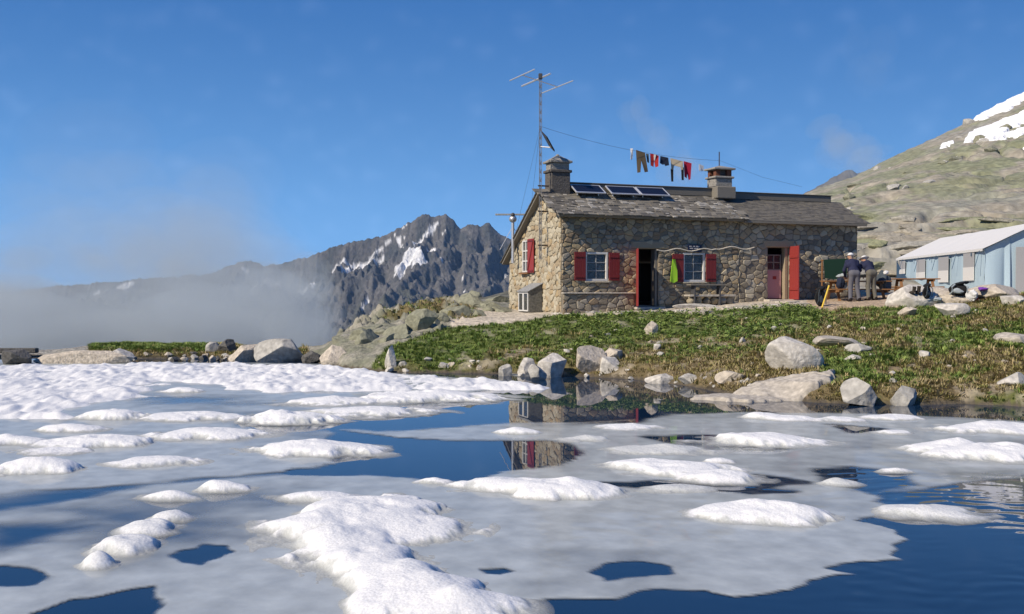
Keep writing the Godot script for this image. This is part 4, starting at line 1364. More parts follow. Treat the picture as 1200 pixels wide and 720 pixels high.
# ------------------------------------------------------------------ what stands on and around the hut
func make_hut_gear() -> void:
	# solar panels on the front slope below the ridge
	var names := ["framed dark solar panel on the roof beside the sooty chimney", "middle one of the dark solar panels on the slate roof", "dark solar panel on the roof, last in the row toward the concrete chimney"]
	var spans := [[669.5, 704.5], [711, 745], [746, 779]]
	for k in 3:
		var xa := FW(spans[k][0], 222, -1.2).x
		var xb := FW(spans[k][1], 222, -1.2).x
		var p := thing("solar_panel", names[k], "solar panel", HX * Vector3((xa + xb) / 2, 4.245, -1.06), HX.basis.get_euler().y, "solar panels on the hut roof")
		var holder := Transform3D(Basis(Vector3.RIGHT, deg_to_rad(30)), Vector3.ZERO)
		var w := xb - xa
		var fs := st_new()
		for s in [-1.0, 1.0]:
			add_box(fs, holder * Transform3D(Basis(), Vector3(s * (w / 2 - 0.02), 0, 0)), Vector3(0.04, 0.05, 0.66), 0.006)
			add_box(fs, holder * Transform3D(Basis(), Vector3(0, 0, s * 0.31)), Vector3(w - 0.08, 0.049, 0.04), 0.006)
		obj("frame", done(fs), M.aluminium, p)
		for i in 9:
			for j in 4:
				obj("cell", box(Vector3((w - 0.09) / 9 - 0.01, 0.012, 0.57 / 4 - 0.01), 0.0, Vector3(-w / 2 + 0.045 + (w - 0.09) * (i + 0.5) / 9, 0.012, -0.285 + 0.57 * (j + 0.5) / 4)), M.solar_cell, p, holder)
		obj("backing", box(Vector3(w - 0.08, 0.01, 0.58), 0.0), M.zinc, p, holder)
		for s in [-1.0, 1.0]:
			obj("leg", box(Vector3(0.04, 0.22, 0.04), 0.005, Vector3(s * w * 0.35, -0.12, 0.0)), M.aluminium, p)
	# antenna mast against the gable
	var base := HX * Vector3(-0.33, 1.7, -1.12)
	var mast := thing("antenna_mast", "tall lattice radio mast with three bar antenna fixed to the hut gable", "mast", base)
	var top := on_level(632, 96, 9.9).y - base.y
	for k in 3:
		var ang := TAU * k / 3.0 + 0.4
		obj("rail", tube_mesh([Vector3(cos(ang) * 0.048, 0, sin(ang) * 0.048), Vector3(cos(ang) * 0.048, top, sin(ang) * 0.048)], 0.011, 6), M.mast_metal, mast)
	for k in int(top / 0.3):
		var st := st_new()
		for q in 3:
			var a0 := TAU * q / 3.0 + 0.4
			var a1 := TAU * (q + 1) / 3.0 + 0.4
			tube(st, [Vector3(cos(a0) * 0.048, k * 0.3, sin(a0) * 0.048), Vector3(cos(a1) * 0.048, k * 0.3 + 0.22, sin(a1) * 0.048)], 0.008, 5)
		obj("rung", done(st), M.mast_metal, mast)
	for y in [0.5, 1.7, 2.6]:
		obj("bracket", box(Vector3(0.42, 0.05, 0.05), 0.008, Vector3(0.12, y, 0)).duplicate(), M.rusty_metal, mast, Transform3D(HX.basis, Vector3.ZERO))
	var L := 9.92
	var el := func(ax: float, ay: float, bx: float, by: float) -> Array: return [on_level(ax, ay, L) - base, on_level(bx, by, L) - base]
	var ant := Node3D.new()
	ant.name = "antenna"
	mast.add_child(ant)
	obj("element", tube_mesh(el.call(597.5, 94.5, 626.7, 81.2), 0.022, 6), M.aluminium, ant)
	obj("element", tube_mesh(el.call(611.5, 101, 645.3, 86.3), 0.032, 6), M.aluminium, ant)
	obj("element", tube_mesh(el.call(635.5, 109, 671.7, 94.5), 0.022, 6), M.aluminium, ant)
	obj("boom", tube_mesh(el.call(612, 88, 653.5, 101.8), 0.02, 6), M.aluminium, ant)
	obj("clamp", box(Vector3(0.14, 0.2, 0.14), 0.02, Vector3(0, top - 0.02, 0)), M.dark_metal, ant)
	var sp := Node3D.new()
	sp.name = "small_solar_panel"
	sp.position = at(642.5, 165.5, -base.z - 0.2) - base
	sp.rotation = Vector3(deg_to_rad(28), deg_to_rad(20), deg_to_rad(-52))
	mast.add_child(sp)
	obj("plate", box(Vector3(0.62, 0.03, 0.55), 0.005), M.solar_cell, sp)
	obj("rim", box(Vector3(0.66, 0.02, 0.59), 0.005, Vector3(0, -0.02, 0)), M.dark_metal, sp)
	obj("arm", tube_mesh([Vector3(0, at(633, 172, -base.z).y - base.y, 0), at(645, 173, -base.z - 0.2) - base], 0.02, 6), M.galvanised, mast)
	# guy wires of the mast
	var wtop := Vector3(0, at(632, 148, -base.z).y - base.y, 0)
	for g in [[598, 300, 37.5], [620, 262, 37.0]]:
		obj("guy_wire", tube_mesh([wtop, at(g[0], g[1], g[2]) - base], 0.004, 5), M.dark_metal, mast)
	# small wind turbine on the back slope
	var wt_base := at(601, 290, 38.0)
	var wt := thing("wind_turbine", "small wind turbine with level grey blades on a post behind the gable", "wind turbine", wt_base)
	obj("post", tube_mesh([Vector3(0, -0.6, 0), Vector3(0, 1.05, 0)], 0.06, 10), M.galvanised, wt)
	obj("generator", boulder_mesh(Vector3(0.3, 0.28, 0.36), 3, 0, 0.0, 2), M.galvanised, wt, Transform3D(Basis(), Vector3(0, 1.08, 0)))
	obj("blade", box(Vector3(0.62, 0.07, 0.03), 0.012, Vector3(-0.36, 1.24, 0.1)), M.zinc, wt)
	obj("blade", box(Vector3(0.86, 0.07, 0.03), 0.012, Vector3(0.46, 1.24, 0.1)), M.zinc, wt)
	obj("hub", boulder_mesh(Vector3(0.16, 0.16, 0.14), 4, 0, 0.0, 2), M.dark_metal, wt, Transform3D(Basis(), Vector3(0, 1.23, 0.1)))
	for e in [[-0.5, 0.0], [0.75, -0.35]]:
		obj("stay", tube_mesh([Vector3(0, 0.8, 0), Vector3(e[0], e[1] - 0.1, -0.1)], 0.012, 5), M.aluminium, wt)
	# lean-to cabinet against the gable
	var cb := thing("garden_cabinet", "grey lean to cabinet with white framed glass doors against the hut gable", "cabinet", HX * Vector3(0, 0.0, -1.62), HX.basis.get_euler().y)
	var gyb := GW(637, 366).y
	var body := PackedVector2Array([Vector2(-0.56, gyb), Vector2(-0.06, gyb), Vector2(-0.06, gyb + 1.0), Vector2(-0.56, gyb + 0.74)])
	obj("body", extrude(body, 1.02), M.board_grey, cb)
	var lid := st_new()
	bar(lid, Vector3(-0.03, gyb + 1.045, -0.51), Vector3(-0.64, gyb + 0.735, -0.51), 1.12, 0.03, 0.006)
	obj("lid", done(lid), M.zinc, cb)
	for k in 2:
		var dz := -0.28 - 0.48 * k
		var ds := st_new()
		for s in [-1.0, 1.0]:
			add_box(ds, Transform3D(Basis(), Vector3(-0.58, gyb + 0.37, dz + s * 0.205)), Vector3(0.03, 0.68, 0.05), 0.005)
			add_box(ds, Transform3D(Basis(), Vector3(-0.58, gyb + 0.37 + s * 0.32, dz)), Vector3(0.029, 0.05, 0.36), 0.005)
		var dn := obj("glass_door", done(ds), M.white_paint, cb)
		obj("pane", box(Vector3(0.006, 0.6, 0.36), 0.0, Vector3(-0.575, gyb + 0.37, dz)), M.window_glass, dn)
	# sign over the second window
	var sr := frect(804.5, 287, 821, 295.8)
	var sg := thing("name_sign", "small dark blue sign with white lettering above the second window", "sign", HX * Vector3(sr.get_center().x, sr.get_center().y, 0.09), HX.basis.get_euler().y)
	obj("plate", box(Vector3(sr.size.x, sr.size.y, 0.025), 0.005), M.navy_plate, sg)
	var ls := st_new()
	for row in [[0.26, [0.14, 0.12, 0.18]], [0.0, [0.2, 0.24]], [-0.26, [0.06, 0.12]]]:
		var tot := 0.0
		for w in row[1]:
			tot += w + 0.05
		var lx: float = -tot * sr.size.x * 0.7
		for w in row[1]:
			var n := int(w / 0.035)
			for k in n:
				add_box(ls, Transform3D(Basis(), Vector3(lx + (k + 0.5) * 0.05 * sr.size.x, row[0] * sr.size.y, 0.0145)), Vector3(0.032 * sr.size.x, 0.14 * sr.size.y * (0.7 + 0.3 * ((k * 7) % 3) / 2.0), 0.002), 0.0)
			lx += n * 0.05 * sr.size.x + 0.07 * sr.size.x
	obj("lettering", done(ls), M.white_paint, sg)
	# rope along the wall
	var pts := []
	for k in 26:
		var px := lerpf(770.0, 884.0, k / 25.0)
		var q := FW(px, 293.0 + 1.6 * sin(k * 0.9) - (2.2 if k > 14 else 0.0), 0.12)
		pts.append(HX * Vector3(q.x, q.y, 0.12))
	var rp := obj("wall_rope", tube_mesh(pts, 0.022, 6), M.rope)
	tag(rp, "pale rope strung along the stone wall over the second window", "rope")
	# green towel on the shutter
	var tw0 := FW(789.5, 304, 0.13)
	var tw := obj("towel", sheet(PackedVector2Array([Vector2(-0.06, 0), Vector2(0.06, 0), Vector2(0.12, -0.4), Vector2(0.14, -0.78), Vector2(0.0, -0.85), Vector2(-0.14, -0.8), Vector2(-0.1, -0.4)]), 0.03, 0.02, 3), M.cloth_green)
	tw.transform = Transform3D(HX.basis, HX * Vector3(tw0.x, tw0.y, 0.15))
	tag(tw, "bright green towel hanging from a red window shutter", "towel")
	# bench under the second window
	var b0 := FW(807, 334, 0.45)
	var b1 := FW(848, 334, 0.45)
	var bn := thing("plank_bench", "weathered plank bench on thin legs under the second window", "bench", HX * Vector3((b0.x + b1.x) / 2, b0.y - 0.42, 0.45), HX.basis.get_euler().y)
	var bl := b1.x - b0.x
	obj("seat", box(Vector3(bl, 0.045, 0.3), 0.008, Vector3(0, 0.42, 0)), M.wood_grey, bn)
	for s in [-0.36, 0.36]:
		obj("leg", box(Vector3(0.05, 0.85, 0.24), 0.006, Vector3(bl * s, -0.02, 0)), M.dark_metal, bn)
	var sb := thing("stone_bench", "low pale stone slab bench on rubble at the foot of the hut wall", "bench", HX * Vector3((b0.x + b1.x) / 2 + 0.25, FW(830, 350, 0.5).y, 0.32), HX.basis.get_euler().y)
	obj("slab", box(Vector3(1.95, 0.08, 0.42), 0.025, Vector3(0, 0.1, 0)), M.flagstone, sb)
	for k in 6:
		obj("rubble_stone", boulder_mesh(Vector3(0.36, 0.34, 0.34), 400 + k, 8, 0.06, 2), M["wall_stone_%d" % (k % 5)], sb, Transform3D(Basis(), Vector3(-0.8 + 0.32 * k, -0.06, 0.02)))
	# washing line, clothes
	var l0 := base + wtop
	var cp := HX * Vector3(7.21, 4.12 + 1.45, RIDGE_Z + 0.1)
	var l2 := at(940, 219, 41.0)
	var wire := []
	for k in 21:
		var t := k / 20.0
		wire.append(l0.lerp(cp, t) - Vector3(0, 0.24 * 4.0 * t * (1.0 - t), 0))
	var wn := thing("washing_line", "thin dark washing line strung from the mast past the concrete chimney", "washing line", l0)
	obj("wire", tube_mesh(wire.map(func(p): return p - l0), 0.005, 5), M.dark_metal, wn)
	obj("wire", tube_mesh([cp - l0, (cp + l2) * 0.5 - Vector3(0, 0.12, 0) - l0, l2 - l0], 0.004, 5), M.dark_metal, wn)
	var clothes := [
		["sock", "white sock pegged at the mast end of the washing line", "sock", "cloth_white", [739, 174, 742, 174, 742, 182, 741, 187, 738.5, 187, 739.5, 180]],
		["trousers", "olive brown trousers hanging on the washing line", "trousers", "cloth_brown", [745, 176, 756, 179, 760, 201, 755.5, 202, 751.5, 188, 750.5, 202, 747, 202.5]],
		["strap", "narrow dark garment hanging between the trousers and the red shorts", "garment", "cloth_slate", [757.5, 180, 760.5, 180.5, 761, 191, 758.5, 190]],
		["shorts", "bright red shorts hanging on the washing line", "shorts", "cloth_red", [762, 180, 772, 182.5, 771.5, 195, 768.5, 196, 767, 187, 766, 195.5, 762.5, 194]],
		["shorts", "dark navy shorts hanging on the washing line", "shorts", "cloth_navy", [774, 183, 783, 185, 784.5, 193.5, 780, 194.5, 778.5, 192, 777, 193.5, 773, 191.5]],
		["shirt", "beige shirt with black sleeve ends hanging on the washing line", "shirt", "cloth_beige", [786, 185.5, 801, 189, 800.5, 199, 798.5, 199, 798, 196, 790, 194, 789, 199, 786.5, 199]],
		["leggings", "crimson leggings hanging on the washing line", "leggings", "cloth_crimson", [801.5, 189, 810.5, 191.5, 809.5, 210, 807.5, 211, 806, 203, 804.5, 209, 802, 207]],
		["briefs", "small white garment hanging near the concrete chimney", "garment", "cloth_white", [819, 192.5, 825, 194.5, 825, 200, 822.5, 201, 821.5, 197.5, 820.5, 201, 819, 200]],
	]
	for c in clothes:
		var a: Array = c[4]
		var mx := 0.0
		for k in range(0, a.size(), 2):
			mx += a[k] / (a.size() / 2.0)
		var t := (mx - 632.0) / 210.0
		var wi := clampi(int(t * 20.0), 0, 19)
		var depth: float = -wire[wi].lerp(wire[wi + 1], t * 20.0 - wi).z
		var py: float = a[1]
		var pp := PackedVector2Array()
		for k in range(0, a.size(), 2):
			pp.append(Vector2((a[k] - mx) / F * depth, -(a[k + 1] - py) / F * depth))
		var n := obj(c[0], sheet(pp, 0.03, 0.03, int(mx)), M[c[3]])
		n.position = at(mx, py, depth)
		n.rotation.y = 0.18
		tag(n, c[1], c[2], "washing on the line")
		if c[0] == "shirt":
			for s in [[-0.20, -0.62], [0.21, -0.56]]:
				obj("sleeve", sheet(PackedVector2Array([Vector2(-0.05, 0.22), Vector2(0.05, 0.22), Vector2(0.05, -0.26), Vector2(-0.03, -0.26)]), 0.03, 0.01, 4), M.cloth_black, n, Transform3D(Basis(), Vector3(s[0], s[1], 0.004)))
		if c[0] == "shorts" and c[3] == "cloth_red":
			obj("stripe", sheet(PackedVector2Array([Vector2(-0.03, -0.04), Vector2(0.04, -0.04), Vector2(0.03, -0.26), Vector2(-0.01, -0.26)]), 0.05, 0.03, int(mx)), M.cloth_white, n, Transform3D(Basis(), Vector3.ZERO))

func picnic_table(pos: Vector3, turn: float, long: float, label: String, m: Material) -> void:
	var t := thing("picnic_table", label, "table", pos, turn, "picnic tables by the hut")
	for k in 4:
		obj("top_plank", box(Vector3(long, 0.045, 0.17), 0.008, Vector3(0, 0.74, -0.27 + 0.18 * k)), m, t)
	for s in [-1.0, 1.0]:
		for k in 2:
			obj("bench_plank", box(Vector3(long, 0.045, 0.14), 0.008, Vector3(0, 0.44, s * (0.60 + 0.15 * k))), m, t)
		var x: float = s * long * 0.34
		for q in [-1.0, 1.0]:
			var st := st_new()
			bar(st, Vector3(x, 0, q * 0.62), Vector3(x, 0.71, q * 0.22), 0.05, 0.1, 0.006, Vector3.RIGHT)
			obj("leg", done(st), m, t)
		obj("cross_beam", box(Vector3(0.05, 0.09, 1.5), 0.006, Vector3(x + 0.055, 0.37, 0)), m, t)
		obj("top_beam", box(Vector3(0.05, 0.07, 0.66), 0.006, Vector3(x + 0.055, 0.68, 0)), m, t)

# ------------------------------------------------------------------ people
func capsule(p: Vector3, a: Vector3, b: Vector3, ra: float, rb: float) -> float:
	var ab := b - a
	var t := clampf((p - a).dot(ab) / maxf(ab.length_squared(), 1e-8), 0.0, 1.0)
	return p.distance_to(a + ab * t) - lerpf(ra, rb, t)
func skin_bones(bones: Array, cell: float, k: float, v: PackedVector3Array, idx: PackedInt32Array, col: PackedColorArray) -> void:
	var lo := Vector3(1e9, 1e9, 1e9)
	var hi := -lo
	for b in bones:
		var r: float = maxf(b[2], b[3]) + k + cell * 2.0
		lo = lo.min(b[0] - Vector3.ONE * r).min(b[1] - Vector3.ONE * r)
		hi = hi.max(b[0] + Vector3.ONE * r).max(b[1] + Vector3.ONE * r)
	var n := Vector3i(((hi - lo) / cell).ceil()) + Vector3i.ONE
	var field := PackedFloat32Array()
	field.resize(n.x * n.y * n.z)
	field.fill(1.0)
	var near := PackedFloat32Array()
	near.resize(field.size())
	near.fill(9.0)
	var who := PackedByteArray()
	who.resize(field.size())
	for bi in bones.size():
		var b: Array = bones[bi]
		var r: float = maxf(b[2], b[3]) + k + cell * 2.0
		var p0 := Vector3i(((b[0] as Vector3).min(b[1]) - Vector3.ONE * r - lo) / cell).clamp(Vector3i.ZERO, n - Vector3i.ONE)
		var p1 := Vector3i(((b[0] as Vector3).max(b[1]) + Vector3.ONE * r - lo) / cell).clamp(Vector3i.ZERO, n - Vector3i.ONE)
		for z in range(p0.z, p1.z + 1):
			for y in range(p0.y, p1.y + 1):
				var row := (z * n.y + y) * n.x
				for x in range(p0.x, p1.x + 1):
					var d := capsule(lo + Vector3(x, y, z) * cell, b[0], b[1], b[2], b[3])
					var q := row + x
					if d < near[q]:
						near[q] = d
						who[q] = bi
					var f := field[q]
					var h := clampf(0.5 + 0.5 * (f - d) / k, 0.0, 1.0)
					field[q] = lerpf(f, d, h) - k * h * (1.0 - h)
	var at_cell := {}
	var step := [1, n.x, n.x * n.y]
	for z in n.z - 1:
		for y in n.y - 1:
			for x in n.x - 1:
				var q: int = (z * n.y + y) * n.x + x
				var inside := 0
				for c in 8:
					if field[q + (c & 1) + ((c >> 1) & 1) * n.x + ((c >> 2) & 1) * n.x * n.y] < 0.0:
						inside += 1
				if inside == 0 or inside == 8:
					continue
				var s := Vector3.ZERO
				var cnt := 0
				for e in 3:
					for c in 8:
						if (c >> e) & 1:
							continue
						var c2: int = c | (1 << e)
						var f0 := field[q + (c & 1) + ((c >> 1) & 1) * n.x + ((c >> 2) & 1) * n.x * n.y]
						var f1 := field[q + (c2 & 1) + ((c2 >> 1) & 1) * n.x + ((c2 >> 2) & 1) * n.x * n.y]
						if (f0 < 0.0) != (f1 < 0.0):
							var t := f0 / (f0 - f1)
							var o := Vector3(c & 1, (c >> 1) & 1, (c >> 2) & 1)
							o[e] = t
							s += o
							cnt += 1
				at_cell[q] = v.size()
				v.append(lo + (Vector3(x, y, z) + s / cnt) * cell)
				col.append(bones[who[q]][4])
	for q: int in at_cell:
		for e in 3:
			var f0 := field[q]
			var f1: float = field[q + step[e]]
			if (f0 < 0.0) == (f1 < 0.0):
				continue
			var u: int = step[(e + 1) % 3]
			var w: int = step[(e + 2) % 3]
			if not (at_cell.has(q - u) and at_cell.has(q - w) and at_cell.has(q - u - w)):
				continue
			var a: int = at_cell[q]
			var b: int = at_cell[q - u]
			var c: int = at_cell[q - u - w]
			var d: int = at_cell[q - w]
			if f0 < 0.0:
				idx.append_array([a, c, b, a, d, c])
			else:
				idx.append_array([a, b, c, a, c, d])
func make_person(pos: Vector3, turn: float, label: String, lean: float, tall: float, top: Color, legs: Color, hat_wide: float, spread: float, reach: Array) -> void:
	var t := thing("person", label, "person", pos, turn, "people at the picnic table")
	var skin := Color(0.42, 0.24, 0.16)
	var boots := Color(0.012, 0.011, 0.011)
	var bones := []
	var B := func(a: Vector3, b: Vector3, ra: float, rb: float, c: Color) -> void: bones.append([a * tall, b * tall, ra * tall, rb * tall, c])
	var bend := func(p: Vector3) -> Vector3:
		var o := Vector3(0, 0.95, 0.02)
		return o + (p - o).rotated(Vector3.RIGHT, -lean)
	for s in [-1.0, 1.0]:
		var hip := Vector3(0.085 * s, 0.93, 0.02)
		var knee := Vector3((0.09 + spread * 0.45) * s, 0.50, -0.02)
		var ankle := Vector3((0.09 + spread) * s, 0.10, 0.06)
		B.call(hip, knee, 0.105, 0.078, legs)
		B.call(knee, ankle, 0.080, 0.066, legs)
		B.call(ankle + Vector3(0, -0.02, 0.02), ankle + Vector3(0, -0.055, 0.03), 0.058, 0.045, boots)
		B.call(ankle + Vector3(0, -0.055, 0.03), ankle + Vector3(0.02 * s, -0.06, -0.17), 0.045, 0.038, boots)
	B.call(Vector3(-0.075, 0.95, 0.03), Vector3(0.075, 0.95, 0.03), 0.125, 0.125, legs)
	B.call(bend.call(Vector3(-0.06, 1.06, 0)), bend.call(Vector3(0.06, 1.06, 0)), 0.125, 0.125, top)
	B.call(bend.call(Vector3(0, 1.08, 0)), bend.call(Vector3(0, 1.36, 0.01)), 0.14, 0.15, top)
	B.call(bend.call(Vector3(-0.11, 1.28, 0.0)), bend.call(Vector3(0.11, 1.28, 0.0)), 0.12, 0.12, top)
	B.call(bend.call(Vector3(-0.165, 1.40, 0.0)), bend.call(Vector3(0.165, 1.40, 0.0)), 0.078, 0.078, top)
	var neck: Vector3 = bend.call(Vector3(0, 1.47, -0.01))
	var head: Vector3 = bend.call(Vector3(0, 1.60, -0.06))
	B.call(neck, head, 0.055, 0.055, skin)
	B.call(head, head + Vector3(0, 0.055, 0.012), 0.082, 0.088, skin)
	B.call(head + Vector3(0, -0.04, -0.045), head + Vector3(0, -0.05, -0.05), 0.045, 0.045, skin)
	B.call(head + Vector3(0, 0.02, -0.092), head + Vector3(0, -0.01, -0.105), 0.012, 0.018, skin)
	B.call(head + Vector3(0, 0.03, 0.05), head + Vector3(0, -0.02, 0.055), 0.052, 0.045, Color(0.20, 0.18, 0.16))
	for s in [-1.0, 1.0]:
		B.call(head + Vector3(0.088 * s, 0.02, 0.01), head + Vector3(0.09 * s, -0.01, 0.005), 0.018, 0.014, skin)
		B.call(head + Vector3(0.032 * s, 0.02, -0.085), head + Vector3(0.034 * s, 0.02, -0.086), 0.009, 0.009, Color(0.03, 0.025, 0.02))
	B.call(head + Vector3(-0.02, -0.045, -0.088), head + Vector3(0.02, -0.045, -0.088), 0.008, 0.008, Color(0.30, 0.12, 0.10))
	var wrists := []
	for s in [-1.0, 1.0]:
		var sh: Vector3 = bend.call(Vector3(0.175 * s, 1.40, 0.0))
		var hand: Vector3 = reach[0 if s < 0 else 1]
		var mid := (sh + hand) * 0.5
		var up := 0.30
		var half := sh.distance_to(hand) * 0.5
		var out := sqrt(maxf(up * up - half * half, 0.0004))
		var elbow := mid + Vector3(0.75 * s, -0.35, 0.5).normalized() * out
		B.call(sh, elbow, 0.066, 0.054, top)
		B.call(elbow, hand, 0.054, 0.040, top)
		wrists.append([hand, (hand - elbow).normalized(), s])
	var v := PackedVector3Array()
	var idx := PackedInt32Array()
	var col := PackedColorArray()
	skin_bones(bones, 0.02, 0.035, v, idx, col)
	# hands: palm, four fingers and a thumb, curled a little
	for w in wrists:
		var hb := []
		var o: Vector3 = w[0] * tall
		var f := (w[1] as Vector3)
		var side := f.cross(Vector3.UP).normalized()
		var nrm := side.cross(f).normalized()
		var H := func(a: Vector3, b: Vector3, ra: float, rb: float) -> void:
			hb.append([o + side * a.x + nrm * a.y + f * a.z, o + side * b.x + nrm * b.y + f * b.z, ra, rb, skin])
		H.call(Vector3(0, 0, -0.03), Vector3(0, 0, 0.03), 0.028, 0.030)
		H.call(Vector3(-0.02, 0, 0.03), Vector3(-0.026, 0, 0.085), 0.018, 0.013)
		H.call(Vector3(0.02, 0, 0.03), Vector3(0.026, 0, 0.085), 0.018, 0.013)
		var lens := [0.066, 0.078, 0.072, 0.056]
		for q in 4:
			var x := -0.033 + 0.022 * q
			var l: float = lens[q]
			H.call(Vector3(x, 0, 0.085), Vector3(x * 1.1, -0.006, 0.085 + l * 0.5), 0.0095, 0.009)
			H.call(Vector3(x * 1.1, -0.006, 0.085 + l * 0.5), Vector3(x * 1.15, -0.032, 0.085 + l * 0.86), 0.009, 0.0075)
		var ts: float = -w[2]
		H.call(Vector3(0.026 * ts, 0, 0.02), Vector3(0.056 * ts, -0.012, 0.06), 0.014, 0.011)
		H.call(Vector3(0.056 * ts, -0.012, 0.06), Vector3(0.062 * ts, -0.024, 0.092), 0.011, 0.008)
		skin_bones(hb, 0.006, 0.006, v, idx, col)
	obj("body", indexed(v, idx, col), M.person, t)
	# brimmed sun hat
	var hat := st_new()
	hat.append_from(boulder_mesh(Vector3(0.205, 0.17, 0.225), 1, 0, 0.01, 3), 0, Transform3D(Basis(Vector3.RIGHT, -lean * 0.6), head * tall + Vector3(0, 0.085, 0.012)))
	hat.append_from(boulder_mesh(Vector3(hat_wide, 0.03, hat_wide * 1.05), 2, 0, 0.03, 3), 0, Transform3D(Basis(Vector3.RIGHT, -lean * 0.6), head * tall + Vector3(0, 0.065, 0.012)))
	obj("hat", hat.commit(), M.cloth_white, t)

# ------------------------------------------------------------------ tent
func make_tent() -> void:
	var near := at(1154.5, 291, 38.0)
	var base_y := 2.16
	var t := thing("frame_tent", "long white roofed pale blue frame tent with mesh windows on the slope", "tent", Vector3(near.x, base_y, near.z), deg_to_rad(-6.65))
	var wall_h := near.y - base_y
	var long := 12.1
	var half := 2.0
	var rise := 1.0
	# side wall: cloth bulging a little between the poles
	var bulge := func(z: float, y: float) -> float: return -0.07 * absf(sin(z * PI / 2.02)) * (0.5 + 0.5 * sin(y * 2.0)) - 0.035 * n1.get_noise_2d(z * 40.0, y * 20.0)
	var side := func(x: float, m: Material, s: float) -> void:
		var v := PackedVector3Array()
		for j in 9:
			for i in 97:
				var z := -long * i / 96.0
				var y := wall_h * j / 8.0
				v.append(Vector3(x + bulge.call(z, y) * s, y, z))
		obj("side_wall", grid_mesh(v, 97, 9), m, t)
	side.call(0.0, M.tent_blue, 1.0)
	side.call(half * 2.0, M.tent_blue, -1.0)
	# roof sheets with a small overhang, sagging between the frames
	for s in [0.0, 1.0]:
		var v := PackedVector3Array()
		for j in 9:
			for i in 97:
				var z := 0.14 - (long + 0.28) * i / 96.0
				var u := j / 8.0
				var x := lerpf(-0.12, half, u)
				var y := lerpf(wall_h - 0.02, wall_h + rise, u) - 0.025 * absf(sin(z * PI / 2.02)) * sin(u * PI) + 0.02 * n1.get_noise_2d(z * 16.0, u * 30.0)
				v.append(Vector3(x if s == 0.0 else half * 2.0 - x, y, z))
		obj("roof_sheet", grid_mesh(v, 97, 9), M.tent_white, t)
	# hanging edge of the roof sheet
	obj("valance", box(Vector3(0.012, 0.1, long + 0.2), 0.0, Vector3(-0.125, wall_h - 0.06, -long / 2)), M.tent_white, t)
	# end walls, gathered into folds
	for e in [[0.0, 1.0], [-long, -1.0]]:
		var v := PackedVector3Array()
		for j in 13:
			for i in 121:
				var u := i / 120.0
				var x := half * 2.0 * u
				var topy := wall_h + rise * (1.0 - absf(u * 2.0 - 1.0)) - 0.03
				var y := topy * j / 12.0
				var fold := pow(absf(sin(x * 3.3 + 0.6 + 0.5 * n1.get_noise_2d(x * 12.0, 3.0))), 0.7) * 0.16 * (1.0 - 0.8 * pow(j / 12.0, 2.0))
				if x > 0.95 and x < 3.0:
					fold *= 0.25
				v.append(Vector3(x, y, e[0] + e[1] * (0.02 + fold - 0.1)))
		obj("end_wall", grid_mesh(v, 121, 13), M.tent_blue if e[1] > 0 else M.tent_dark_blue, t)
	obj("door_flap", box(Vector3(1.6, 1.75, 0.02), 0.004, Vector3(1.9, 0.95, 0.075)), M.tent_grey, t)
	# windows: grey mesh with a pale flap rolled below
	var inv := t.transform.affine_inverse()
	for w in [[1057, 1063.5, 306.5, 315.5, 321], [1077, 1087, 304.8, 319, 326], [1103, 1114.5, 302, 317, 331], [1132.5, 1145, 297.3, 313, 329]]:
		var a := inv * hit(w[0], w[2], t.position, t.basis.x)
		var b := inv * hit(w[1], w[3], t.position, t.basis.x)
		var c := inv * hit(w[1], w[4], t.position, t.basis.x)
		var zc := (a.z + b.z) / 2
		var wn := obj("window", box(Vector3(0.02, a.y - b.y, absf(a.z - b.z)), 0.003, Vector3(-0.10, (a.y + b.y) / 2, zc)), M.tent_grey, t)
		obj("flap", box(Vector3(0.025, absf(b.y - c.y), absf(a.z - b.z)), 0.004, Vector3(-0.11, (b.y + c.y) / 2, zc)), M.tent_white, wn)
	# dark blue tarpaulin panel at the far end of the side
	var dk := PackedVector2Array([Vector2(0, 0), Vector2(3.4, 0), Vector2(0.3, 1.45), Vector2(0, 1.6)])
	obj("tarpaulin", sheet(dk, 0.02, 0.0), M.tent_dark_blue, t, Transform3D(Basis(Vector3(0, 0, 1), Vector3.UP, Vector3(-1, 0, 0)), Vector3(-0.11, 0.02, -long)))
	for k in 5:
		var z := -0.2 - 2.7 * k
		obj("guy_rope", tube_mesh([Vector3(-0.13, wall_h - 0.08, z), Vector3(-0.34, wall_h - 0.75, z + 0.12)], 0.012, 5), M.tent_dark_blue, t)
		obj("toggle", box(Vector3(0.03, 0.14, 0.05), 0.006, Vector3(-0.14, wall_h - 0.2, z - 0.9)), M.tent_dark_blue, t)

